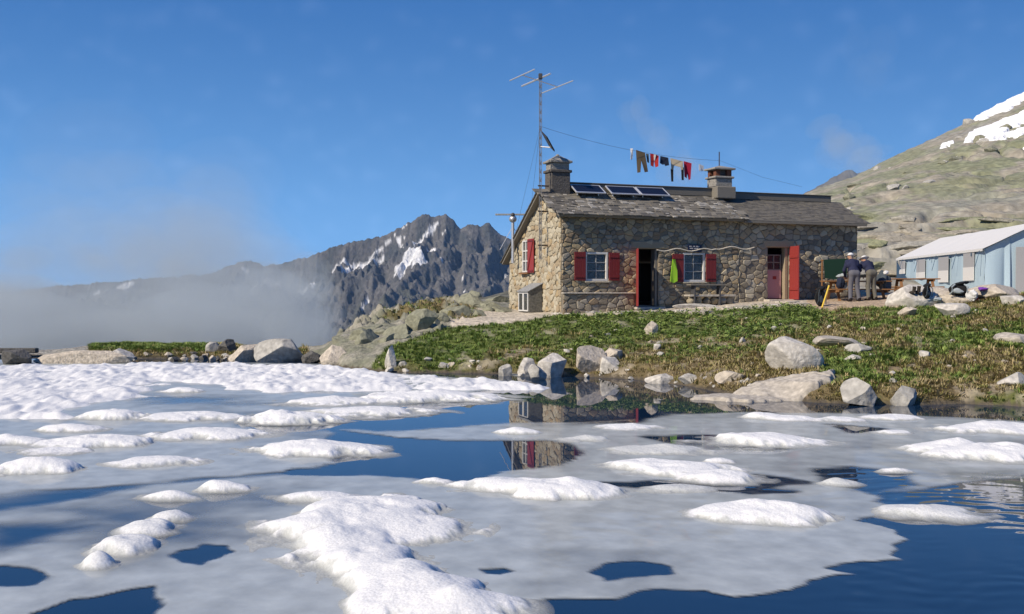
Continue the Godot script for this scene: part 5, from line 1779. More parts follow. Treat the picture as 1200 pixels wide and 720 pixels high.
# ------------------------------------------------------------------ rocks
func rock(px: float, py: float, w: float, h: float, m: String, label: String, seed_: int, deep := 0.8, group := "", called := "boulder", category := "boulder", sink := 0.18, cuts := 15, turn := 0.0) -> Node3D:
	var p := on_ground(px, py)
	if p.y < 0.0:
		p = on_level(px, py, 0.0)
	var d := -p.z
	var wm := w / F * d
	var hm := h / F * d
	var dep := wm * deep
	var o := obj(called, boulder_mesh(Vector3(wm * 1.12, hm * (1.0 + sink) * 1.12, dep * 1.1), seed_, cuts, 0.05, 4 if w > 22 else (3 if w > 9 else 2), 0.25), M[m])
	var bx := p + Vector3(p.x, 0, p.z).normalized() * dep * 0.42
	bx.y = p.y
	o.position = bx + Vector3(0, hm * (0.5 - sink * 0.5), 0)
	o.rotation.y = turn
	tag(o, label, category, group)
	return o
func slab_outline() -> PackedVector2Array:
	var out := PackedVector2Array()
	for a in [[806, 468, 0.0], [850, 458, 0.1], [915, 450, 0.25], [986, 443, 0.4], [990, 447, 0.38], [965, 459, 0.2], [945, 468, 0.05], [880, 472, 0.0], [830, 471, 0.0]]:
		var g := on_level(a[0], a[1], a[2])
		out.append(Vector2(g.x, -g.z))
	return out
func make_rocks() -> void:
	var r := RandomNumberGenerator.new()
	r.seed = 91
	for b in [
		[458, 434, 15, 30, "granite", "pale slender stone leaning at the shore below the rocky knoll", 11, 0.7],
		[521, 434, 15, 10, "granite", "small round stone alone in the shallow water below the grass bank", 12, 0.8],
		[591, 441, 17, 14, "granite_grey", "small grey stone at the waterline beside the pale pointed boulders", 13, 0.8],
		[618, 441, 24, 25, "granite", "pale rock half hidden behind the two shore boulders", 14, 0.8],
		[629, 446, 26, 18, "granite_grey", "low grey boulder in the water before the pale pointed boulder", 15, 0.8],
		[651, 443, 38, 31, "granite", "pale pointed boulder at the waterline under the green bank", 218, 0.8],
		[774, 450, 34, 13, "granite", "low pale rock in the shallows beside the square block", 18, 0.6],
		[811, 452, 33, 13, "granite_grey", "flat grey rock at the waterline by the shore slab", 19, 0.7],
		[858, 449, 38, 13, "granite_warm", "long low rock just above the flat shore slab", 20, 0.7],
		[927, 434, 68, 36, "granite", "big rounded pale boulder sitting in the grass above the flat slab", 227, 0.75],
		[1011, 477, 48, 32, "granite_grey", "pointed grey boulder with yellow lichen in the water's edge", 22, 0.8],
		[1060, 476, 31, 28, "granite_grey", "upright grey boulder at the waterline under the brown grass", 23, 0.8],
		[985, 408, 54, 13, "flagstone", "pale flat rock lying in the turf above the rounded boulder", 24, 1.3],
		[1008, 415, 32, 11, "granite_grey", "flat grey stone beside the pale flat rock in the turf", 25, 0.9],
		[1000, 424, 24, 8, "granite", "thin pale stone under the flat grey stone in the turf", 26, 0.9],
		[1085, 420, 15, 9, "granite", "small pale stone alone in the brown grass slope", 27, 0.8],
		[1188, 453, 34, 15, "granite", "pale rounded rock on the bank top near the waterline", 28, 0.8],
		[1188, 405, 56, 16, "flagstone", "broad pale slab rock showing through the upper turf", 29, 1.0],
		[1115, 372, 40, 17, "granite", "pale angular boulder in the grass below the bag rocks", 30, 0.8],
		[1064, 371, 24, 12, "granite_warm", "squat tan boulder in the grass below the picnic tables", 31, 0.8],
		[763, 393, 18, 17, "granite_warm", "tan upright stone among the green leafy plants", 32, 0.8],
		[1190, 358, 34, 15, "granite", "pale rock in the turf below the tent corner", 33, 0.8],
		[1065, 361, 56, 26, "granite", "rounded pale boulder by the second picnic table", 34, 0.9],
		[1112, 358, 96, 24, "granite_warm", "broad flat topped rock with bags and boots on it", 35, 0.8],
		[1160, 352, 76, 20, "granite_warm", "low smooth rock in front of the tent end", 36, 0.9],
		[23, 428, 36, 21, "granite_dark", "dark grey rock standing in the water beside the timber beam", 37, 0.9],
		[100, 427, 118, 18, "granite_warm", "long low pale rock on the far lake rim", 38, 0.3],
		[140, 426, 40, 17, "granite", "pale block at the end of the long low rock", 39, 0.6],
		[248, 413, 18, 14, "granite_grey", "grey rock beside the black rock on the far rim", 40, 0.9],
		[266, 414, 30, 15, "granite_dark", "black rock on the far rim above the brown shore", 41, 0.8],
		[293, 424, 48, 22, "granite_warm", "rounded tan boulder on the far rim next to the wide boulder", 42, 0.8],
		[330, 425, 62, 25, "granite_grey", "wide pale boulder on the far rim before the mist", 43, 0.7],
		[366, 426, 24, 15, "granite_dark", "dark mossy rock between the rim boulders and the knoll", 44, 0.8],
		[492, 388, 44, 28, "lichen_rock", "big tilted lichen block on the knoll above the grass", 45, 0.5],
		[516, 378, 22, 14, "lichen_rock", "small lichen rock wedged beside the tilted lichen block", 46, 0.8],
		[393, 428, 34, 24, "granite_warm", "tan rock at the tip of the knoll by the water", 47, 0.9],
	]:
		var round_ones: bool = b[6] in [227, 34, 42, 43, 28]
		var ro := rock(b[0], b[1], b[2], b[3], b[4], b[5], b[6], b[7], "", "boulder", "boulder", 0.3 if round_ones else 0.18, 9 if round_ones else 15)
		if b[6] in [34, 35, 36]:
			bag_rocks.append(ro)
	# square cracked block on the shore
	var q := on_ground(704, 442)
	var blk := thing("split_block", "large square pale rock block split by a crack at the waterline", "boulder", q + Vector3(0, 0.30, -0.55))
	obj("block", boulder_mesh(Vector3(0.92, 0.92, 1.0), 51, 7, 0.035, 4, 0.8), M.granite_warm, blk, Transform3D(Basis(Vector3.UP, 0.25) * Basis(Vector3.BACK, 0.05), Vector3(-0.26, 0.06, 0)))
	obj("block", boulder_mesh(Vector3(0.80, 0.60, 0.95), 57, 7, 0.035, 4, 0.8), M.granite, blk, Transform3D(Basis(Vector3.UP, -0.15) * Basis(Vector3.BACK, -0.12), Vector3(0.42, -0.10, 0.12)))
	obj("block", boulder_mesh(Vector3(0.62, 0.62, 0.8), 53, 7, 0.035, 4, 0.8), M.granite_warm, blk, Transform3D(Basis(Vector3.UP, -0.3), Vector3(0.34, 0.17, -0.3)))
	# flat slab sloping into the water: follows the bank, proud of it, with a broken edge
	var sl := slab_outline()
	var bb := bounds(sl, 0.4)
	var v := PackedVector3Array()
	var nu := 110
	var nv := 60
	for j in nv:
		for i in nu:
			var p := Vector2(lerpf(bb.position.x, bb.end.x, i / float(nu - 1)), lerpf(bb.position.y, bb.end.y, j / float(nv - 1)))
			var sd := signed_in(p + Vector2(n1.get_noise_2d(p.x * 20.0, p.y * 20.0), n1.get_noise_2d(p.x * 20.0 + 70.0, p.y * 20.0)) * 0.25, sl)
			var crack := exp(-pow((n2.get_noise_2d(p.x * 5.0 + p.y * 6.0, p.y * 3.0)) / 0.035, 2.0)) * 0.07
			var y := maxf(gh(p.x, p.y), -0.05) + 0.11 + n1.get_noise_2d(p.x * 12.0, p.y * 12.0) * 0.05 - crack
			v.append(Vector3(p.x - bb.get_center().x, lerpf(-0.35, y, smoothstep(-0.06, 0.10, sd)), -(p.y - bb.get_center().y)))
	var so := obj("shore_slab", grid_mesh(v, nu, nv, PackedColorArray(), true), M.flagstone)
	so.position = Vector3(bb.get_center().x, 0, -bb.get_center().y)
	tag(so, "long smooth pale rock slab sloping into the lake", "rock")
	# rocks of the knoll
	for k in 30:
		var px := r.randf_range(392, 596)
		var yk := lerpf(408.0, 350.0, clampf((px - 385.0) / 190.0, 0.0, 1.0)) + r.randf_range(-4, 22)
		if px > 520:
			yk = r.randf_range(346, 372)
		var w := r.randf_range(14, 44)
		rock(px, yk, w, w * r.randf_range(0.2, 0.42), "lichen_rock", "lichen grey rock among many on the knoll left of the hut", 600 + k, r.randf_range(0.7, 1.3), "rocks of the knoll", "knoll_rock", "rock", 1.3, 13)
	# shore stones and stones in the turf
	for k in 46:
		var px := r.randf_range(440, 890)
		var sh := line_at([[440, 436], [520, 437], [600, 441], [700, 443], [760, 447], [800, 453], [850, 458], [890, 455]], px)
		var w := r.randf_range(4.5, 12)
		if px > 652.0 and px < 680.0:
			continue
		rock(px, sh - r.randf_range(-1, 14), w, w * r.randf_range(0.45, 0.8), ["granite", "granite_grey", "granite_warm"][k % 3], "small loose stone lying along the brown foot of the bank", 700 + k, 0.9, "small stones along the shore", "shore_stone", "stone", 0.25)
	for k in 44:
		var px := r.randf_range(660, 1195)
		var lo := line_at(terrace, px) + 12.0
		var hi := line_at([[660, 425], [800, 435], [900, 430], [1000, 445], [1200, 465]], px)
		var w := r.randf_range(4, 11)
		rock(px, r.randf_range(lo, hi), w, w * r.randf_range(0.4, 0.75), ["granite", "granite_grey", "granite_warm"][k % 3], "small pale stone half sunk in the grass of the bank", 800 + k, 0.9, "small stones in the grass bank", "turf_stone", "stone", 0.25)
	for k in 26:
		var px := r.randf_range(150, 300)
		var w := r.randf_range(4, 11)
		rock(px, r.randf_range(417, 424), w, w * 0.6, ["granite_dark", "granite_warm", "granite_grey"][k % 3], "small stone on the brown shore of the far rim", 900 + k, 0.9, "small stones on the far rim", "rim_stone", "stone", 0.25)
	# slabs on the ledges of the hillside
	for row in 8:
		var py := 258.0 + 8.4 * row
		var px := 965.0 + r.randf() * 30.0
		while px < 1215.0:
			var w := r.randf_range(24, 72)
			var p := on_ground(px + w * 0.5, py + r.randf_range(-4, 4), 43.0)
			var k := -p.z / F
			var th := r.randf_range(7, 15) * k
			var o := obj("ledge_rock", boulder_mesh(Vector3(w * k * 1.15, th, r.randf_range(1.2, 2.0)), 2000 + row * 40 + int(px), 12, 0.10, 3, 0.72), M[["hill_tan", "hill_lichen", "hill_tan", "hill_lichen", "hill_grey"][r.randi() % 5]], null, Transform3D(Basis(Vector3.UP, r.randf_range(-0.3, 0.3)) * Basis(Vector3.RIGHT, r.randf_range(-0.02, 0.2)) * Basis(Vector3.BACK, r.randf_range(-0.09, 0.09)), p + Vector3(0, th * 0.05, -0.25)))
			tag(o, "flat layered rock slab, one of many stacked in ledges on the hillside", "rock", "ledge slabs on the hillside")
			px += w * r.randf_range(0.75, 1.35)
	for k in 24:
		var px := r.randf_range(960, 1200)
		var sk := line_at([[960, 218], [1000, 206], [1050, 178], [1100, 156], [1150, 131], [1200, 106]], px)
		var w := r.randf_range(6, 22)
		rock(px, sk + r.randf_range(5, 55), w, w * r.randf_range(0.3, 0.55), ["granite_grey", "lichen_rock"][k % 2], "loose rock high on the hillside under the skyline", 1100 + k, 0.9, "rocks high on the hillside", "hill_rock", "rock", 0.35)
	# flagstones of the terrace
	for k in 24:
		var px := lerpf(655.0, 935.0, k / 23.0) + r.randf_range(-6, 6)
		var ty := line_at(terrace, px)
		var p := on_ground(px, ty - r.randf_range(0.0, 5.0))
		var n := 7
		var poly := PackedVector2Array()
		var rx := r.randf_range(0.25, 0.65)
		var rz := r.randf_range(0.25, 0.5)
		for q2 in n:
			var a := TAU * q2 / n + r.randf_range(-0.25, 0.25)
			poly.append(Vector2(cos(a) * rx * r.randf_range(0.8, 1.1), sin(a) * rz * r.randf_range(0.8, 1.1)))
		var o := obj("flagstone", prism(poly, 0.025, -0.15, 0.015, 0.006), M.flagstone if k % 3 else M.granite, null, Transform3D(Basis(Vector3.RIGHT, -PI / 2) * Basis(Vector3.BACK, r.randf()), Vector3(p.x, gh(p.x, -p.z) + 0.01, p.z)))
		tag(o, "pale irregular flagstone laid along the terrace edge", "flagstone", "flagstones of the terrace")
	var fs := on_ground(822, 361)
	var fo := obj("stone_slab", boulder_mesh(Vector3(2.15, 0.22, 0.7), 77, 12, 0.04, 3), M.granite, null, Transform3D(Basis(Vector3.UP, 0.3), fs + Vector3(0, 0.05, -0.3)))
	tag(fo, "long whitish stone slab on the terrace before the plank bench", "slab")
	# dark timber beam on the far left rim
	var tb := at(8, 411, 34.6)
	var bm := obj("timber_beam", box(Vector3(2.1, 0.17, 0.25), 0.02), M.granite_dark, null, Transform3D(Basis(), tb))
	tag(bm, "dark squared beam lying on the far lake rim", "beam")
	var bm2 := obj("timber_beam", box(Vector3(0.25, 0.4, 0.25), 0.02), M.granite_dark, null, Transform3D(Basis(), tb + Vector3(0.6, -0.25, 0.02)))
	tag(bm2, "short dark post under the squared beam on the far rim", "post")

# ------------------------------------------------------------------ things by the tables
func pack(called: String, label: String, px: float, py: float, w: float, h: float, m: String, seed_: int, depth := 0.0, group := "bags and clothes by the tables", cat := "bag") -> MeshInstance3D:
	var p := on_rocks(px, py) if depth == 0.0 else at(px, py, depth)
	var d := -p.z
	var o := obj(called, boulder_mesh(Vector3(w / F * d, h / F * d * 1.08, maxf(w, h) * 0.7 / F * d), seed_, 4, 0.42, 3), M[m], null, Transform3D(Basis(Vector3.UP, seed_ * 0.7), p + Vector3(0, h * 0.5 / F * d - 0.01, 0)))
	tag(o, label, cat, group)
	return o
var bag_rocks := []
func on_rocks(px: float, py: float) -> Vector3:
	var r := ray(px, py)
	var best := on_ground(px, py)
	var near := best.distance_to(CAM)
	for o: MeshInstance3D in bag_rocks:
		var inv := o.transform.affine_inverse()
		var c := inv * CAM
		var d := inv.basis * r
		var arr: Array = (o.mesh as ArrayMesh).surface_get_arrays(0)
		var v: PackedVector3Array = arr[Mesh.ARRAY_VERTEX]
		var ix: PackedInt32Array = arr[Mesh.ARRAY_INDEX]
		for k in range(0, ix.size(), 3):
			var q = Geometry3D.ray_intersects_triangle(c, d, v[ix[k]], v[ix[k + 1]], v[ix[k + 2]])
			if q != null:
				var w: Vector3 = o.transform * (q as Vector3)
				if w.distance_to(CAM) < near:
					near = w.distance_to(CAM)
					best = w
	return best
func backpack(label: String, px: float, py: float, w: float, h: float, m: String, trim: String, turn: float, group := "bags and clothes by the tables") -> void:
	var p := on_rocks(px, py)
	var k := -p.z / F
	var W := w * k
	var H := h * k
	var t := thing("backpack", label, "backpack", p, turn, group)
	obj("body", boulder_mesh(Vector3(W * 0.9, H * 0.92, W * 0.55), 31, 4, 0.10, 3), M[m], t, Transform3D(Basis(Vector3.RIGHT, -0.12), Vector3(0, H * 0.44, 0)))
	obj("lid", boulder_mesh(Vector3(W * 0.82, H * 0.26, W * 0.6), 32, 4, 0.10, 3), M[m], t, Transform3D(Basis(Vector3.BACK, 0.15), Vector3(0.02, H * 0.86, 0.01)))
	obj("front_pocket", boulder_mesh(Vector3(W * 0.5, H * 0.42, W * 0.25), 33, 5, 0.08, 3), M[trim], t, Transform3D(Basis(), Vector3(-W * 0.05, H * 0.36, W * 0.26)))
	for s in [-1.0, 1.0]:
		obj("strap", tube_mesh([Vector3(s * W * 0.2, H * 0.8, W * 0.24), Vector3(s * W * 0.34, H * 0.62, W * 0.36), Vector3(s * W * 0.32, H * 0.3, W * 0.32), Vector3(s * W * 0.42, H * 0.1, W * 0.2)], W * 0.035, 6), M[trim], t)
func boot(label: String, px: float, py: float, turn: float) -> void:
	var p := on_rocks(px, py)
	var t := thing("hiking_boot", label, "boot", p, turn, "boots on the pale boulder")
	obj("shaft", tube_mesh([Vector3(0, 0.05, 0.06), Vector3(0, 0.14, 0.07), Vector3(0, 0.24, 0.085)], [0.06, 0.055, 0.062], 10), M.cloth_brown_dark, t)
	obj("toe", boulder_mesh(Vector3(0.11, 0.11, 0.24), 3, 2, 0.03, 2), M.cloth_brown_dark, t, Transform3D(Basis(), Vector3(0, 0.06, -0.04)))
	obj("sole", box(Vector3(0.11, 0.03, 0.28), 0.012, Vector3(0, 0.012, -0.01)), M.cloth_black, t)
func make_table_gear() -> void:
	picnic_table(Vector3(at(1003, 340, 36.7).x, 1.93, -36.7), deg_to_rad(3), 2.45, "wooden picnic table by the hut with two people leaning on it", M.wood)
	picnic_table(Vector3(at(1072, 340, 37.2).x, 2.02, -37.2), deg_to_rad(-6), 1.65, "empty wooden picnic table in front of the tent windows", M.wood)
	var f1 := Vector3(at(1001, 350, 35.6).x, 0, -35.6)
	f1.y = gh(f1.x, 35.6) + 0.0
	var f2 := Vector3(at(1021, 350, 35.75).x, 0, -35.75)
	f2.y = gh(f2.x, 35.75) + 0.0
	make_person(f1, deg_to_rad(4), "person in a navy jumper, grey trousers and pale hat beside the green cloth", 0.42, 1.05, Color(0.022, 0.026, 0.062), Color(0.115, 0.115, 0.135), 0.27, 0.06, [Vector3(-0.14, 0.86, -0.42), Vector3(0.2, 0.88, -0.40)])
	make_person(f2, deg_to_rad(14), "person in a dark vest, olive trousers and white brimmed hat leaning over the table", 0.66, 1.03, Color(0.022, 0.026, 0.058), Color(0.125, 0.115, 0.095), 0.36, 0.045, [Vector3(-0.2, 0.84, -0.44), Vector3(0.12, 0.86, -0.48)])
	# green cloth on a rack behind the table
	var rk := thing("drying_rack", "low wooden drying rack behind the picnic table", "rack", Vector3(at(979, 340, 37.5).x, 1.95, -37.5))
	for s in [-0.5, 0.5]:
		obj("post", box(Vector3(0.05, 1.5, 0.05), 0.006, Vector3(s, 0.75, 0)), M.wood, rk)
	obj("rail", box(Vector3(1.1, 0.05, 0.05), 0.006, Vector3(0, 1.51, 0)), M.wood, rk)
	var gc := obj("green_cloth", sheet(PackedVector2Array([Vector2(-0.46, 0), Vector2(0.46, 0.04), Vector2(0.42, -0.68), Vector2(0.0, -0.74), Vector2(-0.38, -0.7)]), 0.02, 0.03, 2), M.cloth_dark_green, null, Transform3D(Basis(), Vector3(at(979, 340, 37.42).x, 3.49, -37.42)))
	tag(gc, "dark green cloth hanging on the rack behind the picnic table", "cloth")
	var yp := obj("yellow_pole", tube_mesh([Vector3(0, 0, 0), Vector3(0.31, 0.74, -0.25)], 0.028, 8), M.yellow_paint, null, Transform3D(Basis(), on_ground(963.5, 361)))
	tag(yp, "yellow pole leaning against the picnic table bench", "pole")
	backpack("black backpack on the ground beside the yellow pole", 961, 359, 15, 24, "cloth_black", "cloth_slate", 0.3)
	pack("cloth_bundle", "blue and white bundle hanging off the picnic table", 985, 338, 9, 13, "cloth_navy", 6, 36.0)
	pack("towel_heap", "pale grey towel heap on the picnic table", 988, 326.5, 16, 6, "cloth_grey", 7, 36.7)
	pack("jacket_heap", "slate grey jacket heaped at the end of the picnic table", 1037, 342, 17, 24, "cloth_slate", 8, 36.9)
	pack("paper", "white paper bag on the slate grey jacket", 1039, 322, 6, 5, "cloth_white", 9, 36.5)
	boot("dark hiking boot standing on the pale boulder, beside the black bag", 1069.5, 345, 0.4)
	boot("dark hiking boot standing on the pale boulder, beside the black bag", 1075.5, 344.5, 0.2)
	backpack("small black backpack standing on the flat topped rock beside the boots", 1086, 350, 14, 18, "cloth_black", "cloth_slate", 0.5)
	backpack("big black backpack with pale trim on the flat topped rock", 1124, 347, 25, 17, "cloth_black", "cloth_grey", -0.3)
	pack("jacket_heap", "dark green grey jacket thrown over the big backpack", 1121, 338, 16, 10, "cloth_slate", 14)
	pack("jacket_heap", "pale blue top lying on the big backpack", 1135, 336, 11, 7, "cloth_grey", 15)
	pack("carrier_bag", "white carrier bag beside the big backpack", 1139, 353, 16, 14, "cloth_white", 16)
	pack("cloth", "red cloth poking from the white carrier bag", 1143.5, 352.5, 6, 5, "cloth_red", 17)
	pack("cloth", "black garment lying beside the white carrier bag", 1150, 349.5, 12, 5, "cloth_black", 18)
	pack("cloth", "purple cloth spread on the smooth rock", 1152, 340.5, 16, 4, "cloth_purple", 19)
	pack("bottle", "grey bottle lying on the flat topped rock", 1098, 353, 14, 5, "cloth_grey", 20, 0.0, "bags and clothes by the tables", "bottle")

# ------------------------------------------------------------------ vegetation
func blade_tuft(n: int, h: float, w: float, spread: float, seed_: int) -> ArrayMesh:
	var r := RandomNumberGenerator.new()
	r.seed = seed_
	var v := PackedVector3Array()
	var nn := PackedVector3Array()
	var idx := PackedInt32Array()
	for k in n:
		var a := r.randf() * TAU
		var d := Vector3(cos(a), 0, sin(a))
		var s := Vector3(-d.z, 0, d.x) * w * r.randf_range(0.7, 1.2)
		var o := d * spread * r.randf() * 0.5
		var hh := h * r.randf_range(0.6, 1.15)
		var lean := r.randf_range(0.35, 1.2) * hh
		var q := v.size()
		v.append_array([o - s, o + s, o + d * lean * 0.4 + Vector3(0, hh * 0.6, 0) - s * 0.8, o + d * lean * 0.4 + Vector3(0, hh * 0.6, 0) + s * 0.8, o + d * lean + Vector3(0, hh, 0)])
		var nm := (Vector3.UP * 0.8 - d * 0.45).normalized()
		for e in 5:
			nn.append(nm)
		idx.append_array([q, q + 2, q + 1, q + 1, q + 2, q + 3, q + 2, q + 4, q + 3])
	return indexed(v, idx, PackedColorArray(), nn)
func leaf_clump(seed_: int) -> ArrayMesh:
	var r := RandomNumberGenerator.new()
	r.seed = seed_
	var v := PackedVector3Array()
	var idx := PackedInt32Array()
	for k in 9:
		var a := r.randf() * TAU
		var d := Vector3(cos(a), 0, sin(a))
		var s := Vector3(-d.z, 0, d.x)
		var o := d * r.randf() * 0.04 + Vector3(0, r.randf_range(0.01, 0.1), 0)
		var l := r.randf_range(0.045, 0.09)
		var rise := r.randf_range(-0.2, 0.7)
		var f := (d + Vector3(0, rise, 0)).normalized()
		var q := v.size()
		v.append_array([o, o + f * l * 0.5 + s * l * 0.35, o + f * l * 0.5 - s * l * 0.35 + Vector3(0, 0.006, 0), o + f * l])
		idx.append_array([q, q + 2, q + 1, q + 1, q + 2, q + 3])
	return indexed(v, idx)
func scatter(called: String, label: String, mesh: Mesh, spots: Array, colours: PackedColorArray) -> void:
	var mm := MultiMesh.new()
	mm.transform_format = MultiMesh.TRANSFORM_3D
	mm.use_colors = true
	mm.mesh = mesh
	mm.instance_count = spots.size()
	for k in spots.size():
		mm.set_instance_transform(k, spots[k])
		mm.set_instance_color(k, colours[k])
	var o := MultiMeshInstance3D.new()
	o.name = numbered(called)
	o.multimesh = mm
	o.material_override = M.grass
	add_child(o)
	o.set_meta("kind", "stuff")
	o.set_meta("label", label)
	o.set_meta("category", "grass" if called != "leafy_plants" else "plants")
func make_grass() -> void:
	var r := RandomNumberGenerator.new()
	r.seed = 7
	var spots := [[], [], []]
	var cols3 := [PackedColorArray(), PackedColorArray(), PackedColorArray()]
	var green := [Color(0.17, 0.235, 0.05), Color(0.22, 0.28, 0.075), Color(0.125, 0.195, 0.042)]
	var brown := [Color(0.38, 0.30, 0.15), Color(0.31, 0.27, 0.10), Color(0.45, 0.37, 0.20), Color(0.26, 0.24, 0.075)]
	var slab_poly := slab_outline()
	var want := 70000
	for k in want:
		var px := r.randf_range(-60, 1290)
		var d := 19.5 + 23.0 * pow(r.randf(), 1.15)
		if px < 360.0:
			d = r.randf_range(33.5, 38.5)
		var x := (px - 600.0) / F * d
		var y := gh(x, d)
		if y < 0.05:
			continue
		var p := Vector3(x, y, -d)
		var g := grass_at(p)
		if px > 790.0 and px < 1000.0 and d < 26.0 and Geometry2D.is_point_in_polygon(Vector2(x, d), slab_poly):
			continue
		if r.randf() > g.x:
			continue
		var s := r.randf_range(0.6, 1.25)
		var xf := Transform3D(Basis(Vector3.UP, r.randf() * TAU).scaled(Vector3(s, s * r.randf_range(0.45, 1.5), s)), p - Vector3(0, 0.01, 0))
		if r.randf() < g.z * 0.8 and g.y > 0.25:
			spots[2].append(xf)
			cols3[2].append(green[r.randi() % 3] * r.randf_range(0.75, 1.35))
		elif r.randf() < g.y:
			spots[0].append(xf)
			cols3[0].append(green[r.randi() % 3] * r.randf_range(0.8, 1.3))
		else:
			spots[1].append(xf)
			cols3[1].append(brown[r.randi() % 4] * r.randf_range(0.75, 1.2))
	scatter("green_grass", "short green grass on the lake bank", blade_tuft(11, 0.09, 0.011, 0.2, 1), spots[0], cols3[0])
	scatter("dry_grass", "brown dry grass tufts on the lake bank", blade_tuft(12, 0.085, 0.009, 0.22, 2), spots[1], cols3[1])
	scatter("leafy_plants", "low dark green leafy plants under the terrace", leaf_clump(3), spots[2], cols3[2])

# ------------------------------------------------------------------ mist and sky
func make_mist() -> void:
	var r := RandomNumberGenerator.new()
	r.seed = 33
	var root := Node3D.new()
	root.name = "mist"
	root.set_meta("kind", "stuff")
	root.set_meta("label", "thin white mist rising from the valley before the far mountain")
	root.set_meta("category", "mist")
	add_child(root)
	# [pixel x, pixel y, distance, half width, half height in pixels, optical depth]
	var puffs := []
	for k in 40:     # low bank
		var px := r.randf_range(-60, 330)
		puffs.append([px, r.randf_range(358, 412), r.randf_range(150, 420), r.randf_range(60, 130), r.randf_range(20, 40), r.randf_range(0.28, 0.55)])
	for k in 34:     # rising veil
		var px := r.randf_range(-40, 300)
		puffs.append([px, r.randf_range(270, 360), r.randf_range(200, 500), r.randf_range(50, 120), r.randf_range(35, 75), r.randf_range(0.06, 0.20)])
	for k in 12:      # thin top
		puffs.append([r.randf_range(20, 280), r.randf_range(170, 280), r.randf_range(250, 500), r.randf_range(40, 90), r.randf_range(30, 70), r.randf_range(0.05, 0.11)])
	for k in 22:      # tongue before the snow band
		puffs.append([r.randf_range(300, 368), r.randf_range(325, 402), r.randf_range(150, 300), r.randf_range(20, 46), r.randf_range(20, 42), r.randf_range(0.15, 0.4)])
	for k in 36:     # ragged edge of the bank
		var u := r.randf()
		puffs.append([lerpf(20, 385, u), lerpf(318, 366, u * u) + r.randf_range(-26, 26), r.randf_range(200, 350), r.randf_range(12, 34), r.randf_range(8, 20), r.randf_range(0.08, 0.24)])
	for k in 14:     # wisp over the roof
		var u := r.randf()
		puffs.append([lerpf(742, 806, u) + r.randf_range(-14, 14), lerpf(128, 200, u) + r.randf_range(-10, 18), r.randf_range(500, 700), r.randf_range(10, 28), r.randf_range(8, 22), r.randf_range(0.06, 0.14)])
	for k in 14:     # wisp over the small far peak
		var u := r.randf()
		puffs.append([lerpf(965, 1030, u) + r.randf_range(-10, 10), lerpf(150, 205, u) + r.randf_range(-10, 10), r.randf_range(500, 700), r.randf_range(14, 32), r.randf_range(9, 22), r.randf_range(0.09, 0.18)])
	for k in 4:
		puffs.append([1015 + r.randf_range(-20, 20), 70 + r.randf_range(-22, 22), 600, r.randf_range(14, 26), r.randf_range(14, 26), 0.03])
	for q in puffs:
		var f := FogVolume.new()
		f.name = "puff"
		f.shape = RenderingServer.FOG_VOLUME_SHAPE_ELLIPSOID
		var d: float = q[2]
		var sx: float = q[3] / F * d * 2.0
		var sy: float = q[4] / F * d * 2.0
		f.size = Vector3(sx, sy, sx)
		f.position = at(q[0], q[1], d)
		f.rotation = Vector3(0, r.randf() * TAU, r.randf_range(-0.5, 0.5))
		var m := FogMaterial.new()
		m.albedo = Color(0.93, 0.98, 1.0)
		m.density = q[5] / sx
		f.material = m
		root.add_child(f, true)
func make_sky_cover() -> ImageTexture:
	var im := Image.create(1024, 512, false, Image.FORMAT_RGBA8)
	for y in range(150, 262):
		for x in 1024:
			var az := (x + 0.5) / 1024.0 * TAU - PI
			var el := PI / 2 - (y + 0.5) / 512.0 * PI
			var a := 0.0
			var nz := n1.get_noise_2d(x * 2.2, y * 4.0) + 0.5 * n2.get_noise_2d(x * 5.0, y * 8.0)
			a = maxf(0.0, nz - 0.2) * 0.25 * smoothstep(0.55, 0.1, el)      # thin wisps all round
			im.set_pixel(x, y, Color(0.9, 0.93, 1.0, clampf(a, 0.0, 1.0)))
	return ImageTexture.create_from_image(im)

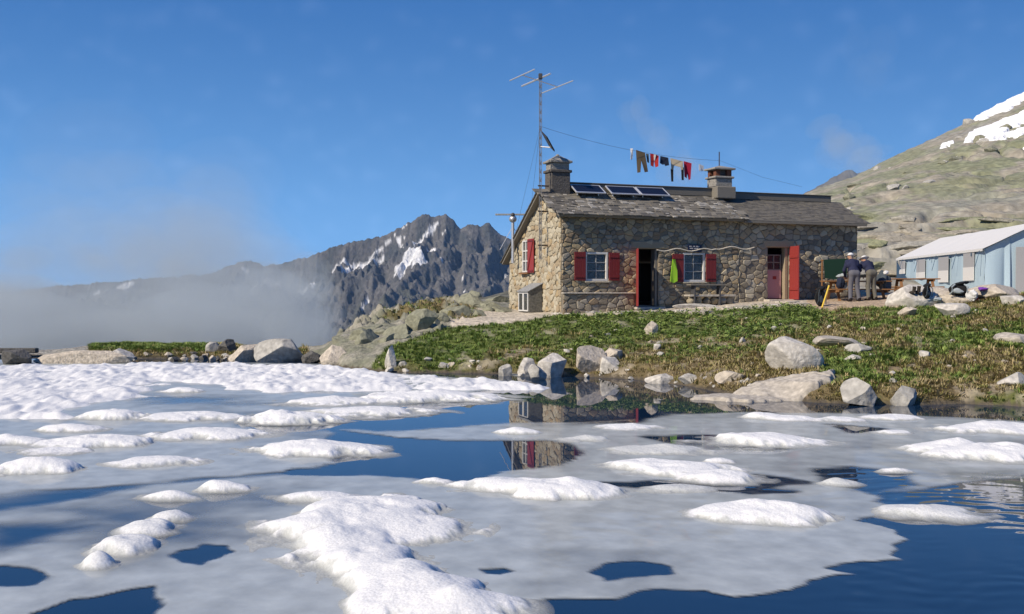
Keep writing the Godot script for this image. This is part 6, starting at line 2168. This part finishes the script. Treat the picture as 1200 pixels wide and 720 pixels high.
# ------------------------------------------------------------------ scene
func _ready() -> void:
	rng.seed = 1
	n1.seed = 3
	n1.frequency = 0.05
	n1.fractal_octaves = 4
	n1.noise_type = FastNoiseLite.TYPE_SIMPLEX_SMOOTH
	n2.seed = 8
	n2.frequency = 0.05
	n2.fractal_octaves = 3
	n2.noise_type = FastNoiseLite.TYPE_SIMPLEX_SMOOTH
	nr.seed = 5
	nr.frequency = 0.05
	nr.fractal_type = FastNoiseLite.FRACTAL_RIDGED
	nr.fractal_octaves = 4
	# camera
	var cam := Camera3D.new()
	cam.name = "camera"
	cam.transform = Transform3D(cam_basis, CAM)
	cam.fov = rad_to_deg(2.0 * atan(360.0 / F))
	cam.near = 0.1
	cam.far = 12000.0
	add_child(cam)
	cam.current = true
	# sky and air
	var sky := ProceduralSkyMaterial.new()
	sky.sky_top_color = Color(0.010, 0.095, 0.35).linear_to_srgb()
	sky.sky_horizon_color = Color(0.245, 0.56, 1.02).linear_to_srgb()
	sky.sky_curve = 0.109
	sky.ground_horizon_color = Color(0.25, 0.36, 0.5).linear_to_srgb()
	sky.ground_bottom_color = Color(0.12, 0.13, 0.14).linear_to_srgb()
	sky.sun_angle_max = 12.0
	sky.sky_cover = make_sky_cover()
	sky.sky_cover_modulate = Color(0.62, 0.62, 0.62, 1.0)
	var env := Environment.new()
	env.background_mode = Environment.BG_SKY
	env.sky = Sky.new()
	env.sky.sky_material = sky
	env.tonemap_mode = Environment.TONE_MAPPER_LINEAR
	env.tonemap_exposure = 1.1
	env.fog_enabled = true
	env.fog_density = 0.00005
	env.fog_light_color = Color(0.62, 0.8, 1.0)
	env.volumetric_fog_enabled = true
	env.volumetric_fog_density = 0.0
	env.sdfgi_enabled = true
	env.ssao_enabled = true
	env.ssil_enabled = true
	var we := WorldEnvironment.new()
	we.name = "world"
	we.environment = env
	add_child(we)
	# sun: from the left, a little behind the camera, 38 degrees up
	var sun := DirectionalLight3D.new()
	sun.name = "sun"
	sun.light_energy = 1.6
	sun.light_color = Color(1.0, 0.945, 0.86)
	sun.light_angular_distance = 0.5
	sun.shadow_enabled = true
	add_child(sun)
	sun.look_at_from_position(Vector3.ZERO, Vector3(1.07, -1.03, -0.765))
	make_materials()
	var clock := Time.get_ticks_msec()
	var lap := func(what: String) -> void:
		print(what, " ", Time.get_ticks_msec() - clock)
	# setting
	struct("ground", fan(-160, 1400, 3.0, 18.4, 44.0, 0.13, 1.0), M.ground, "grassy and rocky lake bank")
	struct("hillside", fan(-160, 1500, 3.0, 44.0, 200.0, 0.16, 1.012), M.hill, "bare rocky hillside behind the hut")
	lap.call("ground")
	var val := PlaneMesh.new()
	val.size = Vector2(14000, 14000)
	var vo := struct("valley", val, mat("valley", Color(0.10, 0.11, 0.09), 0.97), "valley floor under the mist")
	vo.position = Vector3(0, -340, -1500)
	struct("mountain", mountain_mesh(), M.mountain, "dark rocky mountain ridge with snow gullies across the valley")
	var po := struct("far_peak", peak_mesh(), mat("far_peak", Color(0.13, 0.13, 0.13), 0.97), "faint hazy peak behind the hillside")
	lap.call("mountain")
	make_lake()
	lap.call("lake")
	make_hut()
	lap.call("hut")
	make_tent()
	make_rocks()
	lap.call("rocks")
	snow_patch([1140, 143, 1143, 138, 1167, 125, 1205, 105, 1205, 116, 1180, 130, 1153, 140], "narrow upper snow strip on the hillside near the skyline")
	snow_patch([1129, 168, 1137, 157, 1167, 145, 1205, 130, 1205, 144, 1183, 152, 1177, 158, 1205, 150, 1205, 156, 1193, 160, 1163, 164, 1145, 166], "wide forked snow patch on the hillside below the upper strip")
	snow_patch([1101, 174, 1106, 169, 1117, 166, 1118, 168, 1110, 172], "small snow scrap on the hillside beside the forked patch")
	make_hut_gear()
	make_table_gear()
	lap.call("gear")
	make_grass()
	make_mist()
	lap.call("done")
